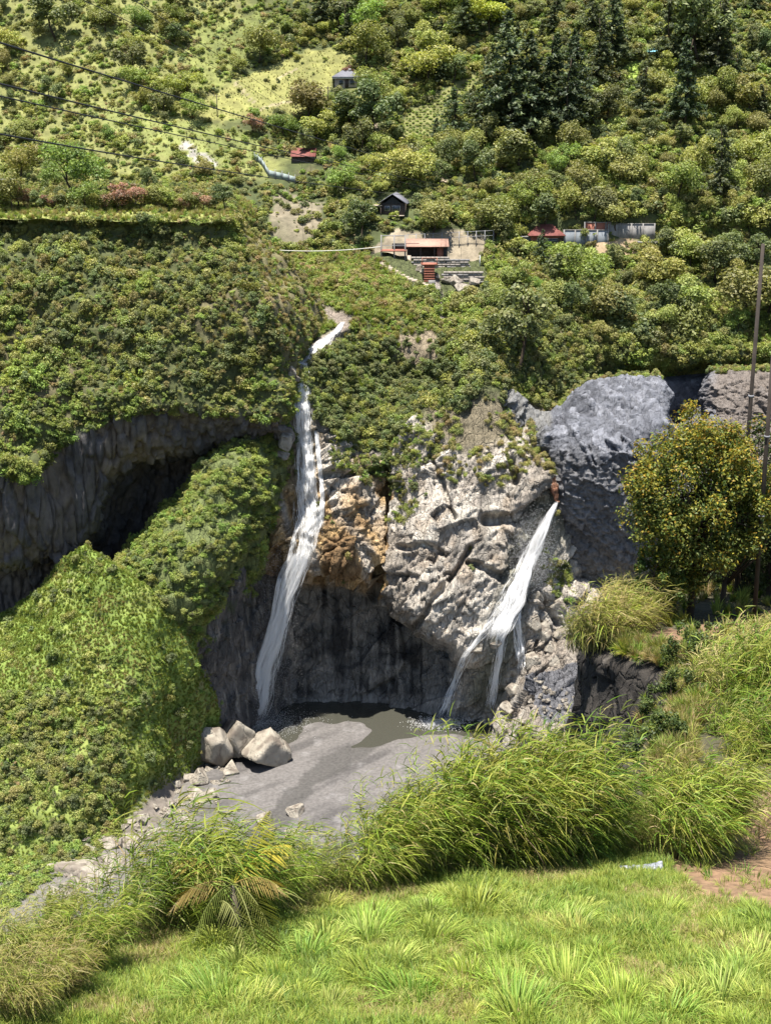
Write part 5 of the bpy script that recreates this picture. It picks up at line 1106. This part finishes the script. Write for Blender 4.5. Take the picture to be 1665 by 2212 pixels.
# ------------------------------------------------------------------ foreground plants
def cane_mesh(seed, stems=110, leafs=13, h=3., spread=.55, wind=.75, cols=CAN, dry=.12):
    r = np.random.default_rng(seed); V = []; Fq = []; Cc = []; n0 = 0; mb = MB()
    for k in range(stems):
        a = r.uniform(0, 6.28); rr = spread*math.sqrt(r.random()); b0 = np.array([rr*math.cos(a), rr*math.sin(a), -.1]); hh = h*r.uniform(.55, 1.08); wn = wind*r.uniform(.15, 1.2)
        ln = np.array([math.cos(a)*.28*rr/spread+wn*.55, math.sin(a)*.28*rr/spread+wn*.10, 0])
        st_ = lambda f: b0+ln*hh*f**1.9*.95+np.array([0, 0, hh*(f-.16*wn*f**2.5)])
        if k % 2 == 0: mb.tube([st_(f) for f in (0, .25, .5, .72, .9)], [.012, .011, .009, .006, .003], 4, False)
        stemcol = np.array(cols)[r.choice(len(cols))]
        m = leafs; f = r.uniform(.15, 1.02, m)**.75; L = h*.22*r.uniform(.5, 1.25, m)*(1.15-.3*f)
        b = np.array([st_(q) for q in f]); tg = np.array([st_(q+.03)-st_(q) for q in f]); tg /= np.linalg.norm(tg, axis=1)[:, None]
        low_ = (1-f)[:, None]; d = tg*.62+np.array([.6*wn, .05, .02])+unit(r, m)*(.66+.3*low_); d /= np.linalg.norm(d, axis=1)[:, None]
        per = np.cross(d, unit(r, m)); per /= np.linalg.norm(per, axis=1)[:, None]+1e-9; w = .025*r.uniform(.6, 1.3, m); dr = r.uniform(.2, .85, m)+.35*low_[:, 0]; VV = []
        for i, q in enumerate((0, .3, .65, 1.)):
            ce = b+d*(L*q)[:, None]+np.array([.22*wn, 0, 0])*(L*q*q)[:, None]; ce[:, 2] -= L*dr*q**2; wd = w*(.7, 1, .7, .05)[i]
            VV += [ce-per*wd[:, None]/2, ce+per*wd[:, None]/2]
        VV = np.stack(VV, 1); bi = n0+(np.arange(m)*8)[:, None]
        Fq.append(np.concatenate([bi+np.array([2*i, 2*i+1, 2*i+3, 2*i+2]) for i in range(3)])); V.append(VV.reshape(-1, 3)); n0 += m*8
        cl = .5*pal(r, m, cols)+.5*stemcol; dk = (r.random(m) < dry*(1.5-f)); cl[dk] = pal(r, dk.sum(), DRY); Cc.append(np.repeat(cl, 8, 0))
    lv = mesh_obj('leaves', np.concatenate(V), np.concatenate(Fq), M_leafdry, np.concatenate(Cc), link_=False).data
    st = mb.build('stems', M_cane, link_=False).data
    return lv, st
M_cane = flat_mat('cane_stem', (.20, .19, .07), .6, .3, 4.)
CANE = [cane_mesh(600, 150, 21), cane_mesh(601, 180, 20, spread=.7), cane_mesh(602, 120, 22, wind=.95), cane_mesh(603, 60, 18, wind=1.05, spread=.6), cane_mesh(604, 150, 20, spread=.75, wind=.6, cols=DRY+CAN[:2]+CAN[3:])]
def clump(pt, h, k, label, wide=1., group='cane clumps on the ledge', rz=0.):
    e = empty('cane_clump', pt, rz); s_ = h/3.; e.scale = (s_*wide, s_*wide, s_)
    for nm, me in zip(('leaves', 'stems'), CANE[k]):
        o = bpy.data.objects.new(nm, me); COL.objects.link(o); o.parent = e
        if nm == 'leaves': o['kind'] = 'stuff'
    tag(e, label, 'cane', group); return e
CL = [  # px, py of the foot, height in layout units, kind, width, label
 (40, 2190, 250, 4, 1.1, 'grassy cane clump in the lower left corner'), (130, 2150, 240, 4, 1.1, 'yellowish cane clump next to the corner clump'), (190, 2095, 230, 0, 1., 'cane clump above the little earth bank'), (40, 2080, 200, 4, 1.1, 'pale cane clump at the left picture edge'), (110, 2040, 190, 0, 1., 'low cane clump behind the left edge clumps'),
 (250, 2030, 230, 3, 1., 'sparse cane clump left of the palm'), (330, 2000, 300, 3, 1.2, 'tall wind-bent cane left of the palm'), (400, 1995, 310, 2, 1., 'tall wind-bent cane just behind the palm'), (470, 1985, 300, 3, 1.2, 'tall thin cane rising over the palm'), (545, 1975, 280, 2, .9, 'cane clump right behind the palm'), (610, 1955, 210, 3, 1., 'thin cane right of the palm'),
 (690, 1930, 200, 3, 1., 'low thin cane in the gap before the gravel'), (760, 1918, 250, 3, 1.1, 'thin cane at the left end of the thicket'), (820, 1905, 280, 2, 1., 'bright cane leaning over the gravel'), (880, 1895, 310, 0, 1., 'bright cane clump in the left half of the thicket'), (945, 1885, 350, 2, 1., 'tall bright cane reaching up to the pool'), (1010, 1878, 340, 0, 1., 'dense cane clump in the middle of the thicket'),
 (1070, 1872, 330, 1, 1., 'dark based dense cane clump in the thicket'), (1135, 1865, 330, 0, 1.05, 'full cane clump right of the thicket middle'), (1200, 1860, 310, 1, 1., 'cane clump with tips drooping to the right'), (1260, 1852, 260, 0, 1., 'shorter cane clump before the earth pillar'), (1320, 1848, 110, 1, .8, 'low cane clump under the earth pillar'), (1375, 1845, 120, 4, 1., 'low yellowish cane clump left of the round clump'),
 (1455, 1842, 250, 1, 1.15, 'big rounded cane clump above the bare earth'), (1520, 1835, 260, 0, 1.15, 'right half of the rounded cane clump over the bare earth')]
for x_, y_, u_, k, w_, lb in CL:
    q = gpix(x_, y_); clump(q, u_*(.92 if 240 < x_ < 630 else .74 if x_ < 800 else .9 if 900 < x_ < 1290 else .84)*random.uniform(.82, 1.12)*upm(q[1], y_), k, lb, w_, rz=random.uniform(-.5, .5))
for x_, y_, Y, u_, k, w_, lb in ((1560, 1650, 34.5, 190, 2, 1.1, 'feathery cane behind the rounded clump'), (1545, 1540, 38.5, 190, 4, 1.1, 'pale feathery grass below the tree trunks'), (1640, 1500, 41, 200, 4, 1.2, 'pale feathery grass at the right edge under the trees'), (1600, 1690, 32.5, 170, 1, 1., 'cane above the dry stalks'), (1615, 1600, 36, 265, 1, .95, 'windswept cane clump at the right edge above the bare earth'), (1660, 1590, 36, 270, 2, 1.1, 'windswept cane cut by the right picture edge'), (1690, 1700, 32, 250, 1, 1., 'cane at the right edge behind the dry stalks'),
  (1255, 1402, 47, 110, 4, 1.1, 'dry yellow grass on the left brow of the earth pillar'), (1300, 1398, 46.6, 150, 4, 1.2, 'tall yellow grass on top of the earth pillar'), (1345, 1390, 47.5, 140, 4, 1.1, 'yellow grass between the pillar and the flushing tree'), (1390, 1330, 51, 110, 4, 1., 'pale grass in front of the grey cliff'), (1330, 1345, 50.5, 110, 4, 1., 'bright grass on the far rim of the pillar'),(1500, 1600, 37.5, 120, 4, .7, 'pale upright cane in the gully beside the pillar')):
    clump(P(x_, y_, Y), u_*upm(Y, y_), k, lb, w_, 'cane on the far part of the ledge', random.uniform(-.3, .3))
# lawn
LAWN = [blades_proto('l', 700+k, cl, n=26, h=.19, spread=.9, w=.014, droop=.5, base=.09) for k, cl in enumerate((G3, [(.22, .30, .055), (.29, .33, .075)], DRY, [(.20, .29, .045), (.26, .33, .055)], [(.12, .20, .035), (.18, .25, .05)]))]
def dens_lawn(px, py, Nn):
    d = (FORE_sd[:px.shape[0], :px.shape[1]] < .6)*(px > -80)*(px < 1980)*(py > 1780)*(py < 2300)*1.
    d = np.where(inpoly(px, py, DIRT, 14), .02, d); return d*np.where(px > 1500, .9, 1.)
p, nn, x, y = FORE.sample(42000, dens_lawn, 51); r = np.random.default_rng(53); z_ = fbm(p/1.3, 3, 61); z2 = fbm(p/.5, 2, 62)
pid = np.where(z_ > .15, r.choice([0, 3, 4], len(p)), np.where(z_ < -.2, r.choice([1, 2, 2, 1], len(p)), r.choice([1, 3, 0, 1], len(p))))
scatter('lawn_grass', p, pid, r.uniform(.6, 1.25, len(p))*(1+.5*z_+.3*z2), LAWN, 'short sunlit grass of the ledge in front', 'grass', 54, .3)
TF = [blades_proto('tuft', 720+k, cl, n=210, h=.5, spread=.7, w=.022, droop=.9, base=.38, seg=4, wind=.32) for k, cl in enumerate(([(.18, .28, .045), (.24, .33, .06), (.30, .37, .08)], [(.20, .30, .045), (.29, .36, .065)], [(.25, .32, .065), (.35, .38, .10)]))]
r = np.random.default_rng(57); spots = [(1345, 2010), (1410, 2020), (1240, 2005), (1225, 2120), (1290, 2065), (1560, 2030), (1600, 2080), (760, 2080), (860, 2060), (940, 2010), (1040, 1950), (1130, 1960), (640, 2140), (880, 2140), (1480, 2160), (1640, 2150), (1000, 2110), (560, 2160), (1105, 2030), (800, 1990), (960, 1925), (1120, 2170), (1330, 2150), (700, 2030), (1440, 1960), (1650, 1985), (1560, 2140), (460, 2140)]
for _ in range(75): spots.append((r.uniform(430, 1665), r.uniform(1900, 2215)))
spots = [s_ for s_ in spots if not inpoly(np.array([s_[0]]), np.array([s_[1]]), DIRT)[0]]
for k, (x_, y_) in enumerate(spots):
    q = gpix(x_, y_+22); o = TF[k % 3].copy(); o.name = 'grass_tuft'; COL.objects.link(o); o.location = tuple(q); s_ = float(r.uniform(.75, 1.25)) if k < 28 else float(r.uniform(.45, .95)); o.scale = (s_, s_, s_); o.rotation_euler = (0, 0, r.uniform(0, 6.28))
    tag(o, 'large arching grass tuft standing out of the lawn' if k < 28 else 'small grass tuft on the lawn', 'grass', 'grass tufts on the lawn')

p, nn, x, y = FORE.sample(700, lambda a, b, c_: (FORE_sd[:a.shape[0], :a.shape[1]] < .45)*(FORE.V[:a.shape[0], :a.shape[1], 1] > 42)*np.where(inpoly(a, b, DIRT2, 6), .06, 1.)*np.where(b < 1350, .5, 1.), 55); r = np.random.default_rng(56)
scatter('ledge_grass', p, r.choice(4, len(p), p=[.4, .25, .25, .1]), r.uniform(.35, .95, len(p)), TUFT, 'rank grass and weeds on the back part of the ledge', 'grass', 58)
p, nn, x, y = FORE.sample(900, lambda a, b, c_: (np.abs(FORE_sd[:a.shape[0], :a.shape[1]]) < .5)*(FORE.V[:a.shape[0], :a.shape[1], 0] > 3)*(FORE.V[:a.shape[0], :a.shape[1], 1] > 27)*(FORE.V[:a.shape[0], :a.shape[1], 1] < 52), 57)
scatter('rim_grass', p, r.choice([0, 1, 1, 2], len(p)), r.uniform(.3, .75, len(p)), TUFT, 'dry grass fringe along the rim of the earth pillar', 'grass', 59, .5)
gm = (CL_V[:-1, :-1, 0] > 6.6) & (CL_V[:-1, :-1, 1] > 28.5) & (CL_V[:-1, :-1, 1] < 43.2) & (dpt[:-1] < 6); gi_ = np.argwhere(gm); gk = gi_[r.integers(0, len(gi_), 200)]; p = CL_V[gk[:, 0], gk[:, 1]]
scatter('gully_weeds', p, r.choice([0, 1, 2, 3], len(p)), r.uniform(.4, .8, len(p)), TUFT, 'rank weeds and grass hanging in the gully beside the earth pillar', 'weeds', 76, .5)
p, nn, x, y = TAL.sample(36000, lambda a, b, c_: (b < np.interp(a, [-300, 0, 90, 200, 260, 330, 440], [2050, 1985, 1905, 1850, 1790, 1705, 1640])+8)*np.where((a < 200) & (b > 1560), .4, 1.), 77); r = np.random.default_rng(78)
zt = fbm(p/5., 2, 119); scatter('talus_grass', p, np.where(zt > .1, r.choice([0, 0, 2, 0], len(p)), np.where(zt < -.2, r.choice([1, 3, 0], len(p)), r.choice([0, 2, 3], len(p)))), r.uniform(.22, .6, len(p)), TUFT, 'bright green grass on the talus slope', 'grass', 79, .45)
p, nn, x, y = RIV.sample(1500, lambda a, b, c_: (b > 1820)*(b < np.interp(a, [-300, 0, 90, 200, 260], [2050, 1985, 1905, 1850, 1790]))*(a < 260)*(a > -250), 81); r = np.random.default_rng(82)
scatter('bank_herbs', p, r.choice([0, 1, 2, 3, 4], len(p)), r.uniform(.4, 1.2, len(p)), HERB, 'leafy growth on the river bank at the lower left', 'herbs', 83)
# the flushing tree and the darker trees behind it on the ledge
def big_tree(px, py, Y, h, R, lobes, n, cols, w, label, seed, lean=(0, 0), leaf=.15, cz=.62, trunk_r=.16, lc=None):
    r = np.random.default_rng(seed); base = P(px, py, Y); e = empty('tree', base); tag(e, label, 'tree')
    mb = MB(); z = np.linspace(-.3, h*.72, 8); wb = np.cumsum(r.normal(0, .05, (8, 2)), 0); pts = np.column_stack([wb+np.outer(np.linspace(0, 1, 8), lean), z])
    mb.tube(pts, np.linspace(trunk_r, trunk_r*.3, 8), 9); cen = np.array([lean[0], lean[1], h*cz])
    if lc is None:
        lc = unit(r, lobes)*r.uniform(.55, .9, (lobes, 1))
    lc = lc*np.array(R)+cen; lr = r.uniform(.11, .27, len(lc))*min(R)
    for k in range(0, len(lc), 2):
        i = r.integers(2, 7); a = pts[i]; mb.tube([a, a*.5+lc[k]*.5+np.array([0, 0, -.1*R[2]]), lc[k]], [trunk_r*.4, trunk_r*.22, trunk_r*.06], 5)
    mb.build('trunk', M_bark, e)
    k = r.integers(0, len(lc), n); d = unit(r, n); p_ = lc[k]+d*(lr[k]*r.uniform(.3, 1.15, n)**.6)[:, None]; p_[:, 2] += .04*r.normal(size=n)
    out = (p_-cen)/np.array(R); tip = np.clip((np.linalg.norm(out, axis=1)-.55)*1.6, 0, 1)*np.clip(.55+.5*out[:, 2], .1, 1)
    young = r.random(n) < tip*w; cc = np.where(young[:, None], pal(r, n, [(.24, .185, .022), (.20, .18, .025), (.25, .15, .022), (.16, .165, .025)]), pal(r, n, cols))
    nn_ = d*.5+unit(r, n)*.7+np.array([0, 0, .45]); nn_ /= np.linalg.norm(nn_, axis=1)[:, None]; s_ = leaf*r.uniform(.6, 1.25, n)
    V, F, c = leaves(p_, nn_, s_, s_*.48, cc, r, .12); mesh_obj('crown', V, F, M_gloss, c, parent=e); return e
M_gloss = leaf_mat('glossy_tree_leaves', .3, .5, .22, .1, .01)
rr_ = np.random.default_rng(5)
# crown outline from the picture: units relative to the crown centre (x right, z up), in half widths
LCV = []
for k in range(200):
    while True:
        q = rr_.uniform(-1, 1, 3); top = 1.0; 
        wx_ = 1.0 if q[2] > -.35 else .8
        if (q[0]/wx_)**2+q[1]**2+(q[2] if q[2] > 0 else q[2]*.95)**2 < 1 and (q**2).sum() > .25 and not (q[0] > .0 and q[2] < -.55): break
    LCV.append(q*rr_.uniform(.8, 1.02))
big_tree(1487, 1342, 50, 8.3, (2.95, 2.4, 3.65), 0, 48000, [(.055, .085, .02), (.085, .115, .025), (.12, .14, .03), (.17, .165, .035)], 1.05, 'tree with orange-yellow young leaves on the ledge at the right', 31, (.15, .0), .15, .56, .17, np.array(LCV))
big_tree(1543, 1344, 51.5, 8.2, (2.7, 2.0, 3.3), 90, 15000, [(.04, .06, .02), (.06, .085, .022)], .6, 'darker tree with leaning trunk behind the flushing tree', 33, (1.2, .4), .16, .62, .13)
big_tree(1648, 1335, 53, 7.5, (2.6, 2.2, 3.0), 60, 9000, [(.04, .06, .02), (.06, .085, .025)], .2, 'dark green tree at the right edge behind the poles', 35, (.5, .3), .16, .55, .13)
big_tree(1590, 1330, 55, 5.0, (2.2, 1.6, 2.3), 40, 6000, [(.03, .05, .02), (.05, .07, .022)], .0, 'low dark bush under the trees on the ledge', 37, (.2, .2), .15, .45, .1)
big_tree(1412, 1352, 49.0, 3.4, (1.3, 1.0, 1.5), 36, 5200, [(.06, .10, .022), (.09, .13, .03)], .35, 'green shrub at the left foot of the flushing tree', 39, (.0, .0), .13, .5, .06)
for x_, y_, Y, lb in ((1462, 1600, 38, 'dark leafy shrub in the gully right of the earth pillar'), (1420, 1700, 33.5, 'dark shrub at the foot of the gully behind the rounded cane'), (1500, 1480, 42, 'dark shrub at the head of the gully under the trees')):
    big_tree(x_, y_, Y, 2.4, (1.25, .9, 1.1), 32, 3600, [(.04, .065, .02), (.06, .09, .025), (.09, .12, .03)], .0, lb, int(x_), (.0, .0), .11, .5, .04)
for k, (x_, Y, h_) in enumerate(((1560, 57, 4.5), (1605, 57.5, 5.5), (1650, 56, 6.), (1690, 58, 8.), (1700, 52, 7.5))):
    big_tree(x_, 1322, Y, h_, (2.0, 1.6, h_*.42), 40, 5000, [(.03, .05, .02), (.05, .07, .022)], .0, ('dark bush behind the two trunks on the ledge', 'dark shrub between the leaning poles', 'tall dark shrub under the right-hand pole', 'dark tree at the right edge behind the poles of the ledge', 'dark tree at the very edge in front of the tan cliff')[k], 140+k, (.2, .2), .17, .5, .1)
# leaning poles
for a, b_, Ya, Yb, rd, lb in (((1647, 527), (1583, 1345), 52.6, 54., .085, 'tall dark leaning pole rising behind the flushing tree'), ((1674, 690), (1628, 1330), 48.8, 49.5, .085, 'second dark leaning pole at the right picture edge')):
    p0, p1 = P(*a, Ya), P(*b_, Yb); e = empty('leaning_pole', p1); tag(e, lb, 'pole'); d = p0-p1
    MB().tube([d*-.03, d*.5, d], [rd*1.05, rd, rd*.8], 8).build('shaft', M_pole, e)
    for f_ in (.35, .62): MB().tube([d*f_, d*(f_+.006)], rd*1.35, 8).build('band', M_steel, e)
# palm
e = empty('palm', gpix(508, 2018)); tag(e, 'small palm with yellowing fronds among the cane', 'palm'); r = np.random.default_rng(71); e.scale = (.85, .85, .85)
MB().tube([(0, 0, -.2), (.03, 0, .5), (0, .02, 1.1)], [.12, .10, .07], 8).build('trunk', M_palebark, e)
def frond(az, ln, up, dr, col, seed, lw=.03):
    r = np.random.default_rng(seed); s_ = np.linspace(0, 1, 26); d = np.array([math.cos(az), math.sin(az), 0])
    pt = d*(ln*s_)[:, None]*(1-.15*s_[:, None])+np.array([0, 0, 1])*(ln*(up*s_-dr*s_**2))[:, None]; V, F, n0 = [], [], 0; pr = np.array([-d[1], d[0], 0])
    for i in range(3, 26):
        f = s_[i]
        for sd_ in (-1, 1):
            ll = ln*.34*math.sin(math.pi*(.12+.85*f))*r.uniform(.85, 1.1); dv = pr*sd_*.8+d*.65+np.array([0, 0, -.25-.35*r.random()]); dv /= np.linalg.norm(dv); wv = d*lw
            V += [pt[i]-wv*.5, pt[i]+wv*.5, pt[i]+dv*ll*.6+wv*.35-np.array([0, 0, .03]), pt[i]+dv*ll-np.array([0, 0, .10*ll*2])]; F.append((n0, n0+1, n0+2, n0+3)); n0 += 4
    mb = MB().tube(pt[::3], np.linspace(.018, .005, len(pt[::3])), 5, False); V = np.array(V); c = pal(r, len(F), [col]); c = np.repeat(c, 4, 0)
    mb.add(V, F); cc = np.concatenate([np.ones((len(V), 3))*0]); allc = np.concatenate([np.tile(np.array(col)*1.1, (sum(len(q) for q in mb.V)-len(V), 1)), c])
    return mb.build('frond', M_leafdry, e, col=allc)
for k, (az, ln, up, dr, col) in enumerate(((.5, 1.25, 1.1, .75, (.27, .25, .03)), (1.0, 1.2, 1.35, .6, (.26, .26, .03)), (1.9, 1.4, 1.3, .7, (.22, .25, .035)), (2.7, 1.5, .8, .8, (.26, .22, .05)), (-.2, 1.1, .75, .85, (.26, .19, .06)), (3.4, 1.3, .5, .8, (.24, .20, .06)), (4.1, 1.2, .35, .8, (.14, .17, .04)), (5.5, 1.3, .3, .9, (.16, .18, .05)), (-1.15, 1.9, .25, .95, (.20, .20, .06)))):
    o = frond(az, ln*1.15, up, dr, col, 80+k); o.location = (0, 0, 1.1)
o = frond(-1.0, 1.7, .75, 1.5, (.19, .20, .07), 95, .045); o.location = (-.25, -.3, .9); o['label'] = 'long dead frond hanging down over the lawn'
# grey crumpled sheet on the grass
q = gpix(1382, 1884); gx_, gy_ = np.meshgrid(np.linspace(-.42, .42, 44), np.linspace(-.16, .16, 18)); W_ = np.stack([gx_, gy_, 0*gx_], -1)
gz_ = .06+.09*np.abs(fbm(W_*7, 3, 201))+.09*smooth(.2, .36, gx_)*smooth(.16, .0, np.abs(gy_))-.09*smooth(.10, .16, np.abs(gy_)); i = np.arange(44*18).reshape(18, 44)
top = np.stack([gx_+.02*fbm(W_*9, 2, 203), gy_+.05*fbm(W_*5, 2, 204)+.05*np.sin(gx_*6), gz_], -1); bot = top-np.array([0, 0, .012]); n_ = 44*18
F = np.stack([i[:-1, :-1], i[:-1, 1:], i[1:, 1:], i[1:, :-1]], -1).reshape(-1, 4); bd = np.concatenate([i[0], i[1:, -1], i[-1, ::-1][1:], i[::-1, 0][1:]])
Fs = np.stack([bd[:-1], bd[:-1]+n_, bd[1:]+n_, bd[1:]], -1)
o = mesh_obj('plastic_sheet', np.concatenate([top.reshape(-1, 3), bot.reshape(-1, 3)]), np.concatenate([F, F[:, ::-1]+n_, Fs]), flat_mat('grey_plastic', (.20, .21, .25), .4, .3, 9., .5, .4), None, False); o.location = tuple(q+np.array([0, 0, .03])); tag(o, 'crumpled grey plastic sheet lying on the grass by the bare earth', 'plastic sheet')
# dry stalks at the right edge
DS = blades_proto('dry_stalks', 730, [(.36, .27, .16), (.44, .34, .22), (.28, .20, .12)], n=130, h=1.0, spread=1.3, w=.016, droop=.8, base=.5, seg=4)
for k, (x_, y_) in enumerate(((1640, 1780), (1610, 1800), (1665, 1740))):
    o = DS if k == 0 else DS.copy(); o.name = 'dry_stalks'; COL.objects.link(o); o.location = tuple(gpix(x_, y_)); o.rotation_euler = (0, 0, k*2.); tag(o, 'heap of pale dry stalks above the bare earth at the right edge', 'stalks', 'dry stalks')

# ------------------------------------------------------------------ tell apart things of one kind by their order across the valley
ORD = 'first second third fourth fifth sixth seventh eighth ninth tenth eleventh twelfth thirteenth fourteenth fifteenth sixteenth seventeenth eighteenth nineteenth twentieth'.split()
by = {}
for o in list(COL.objects):
    if o.parent is None and o.get('category') and o.get('kind') != 'stuff': by.setdefault(o['label'], []).append(o)
for lb, os_ in by.items():
    if 2 <= len(os_) <= 30 and len(lb.split()) <= 12:
        os_.sort(key=lambda o: o.location.x/o.location.y)
        for k, o in enumerate(os_):
            n_ = len(os_); w_ = 'leftmost' if k == 0 else 'rightmost' if k == n_-1 else ORD[k]+' from left' if k < n_/2 else ORD[n_-1-k]+' from right'
            o['label'] = lb+', '+w_
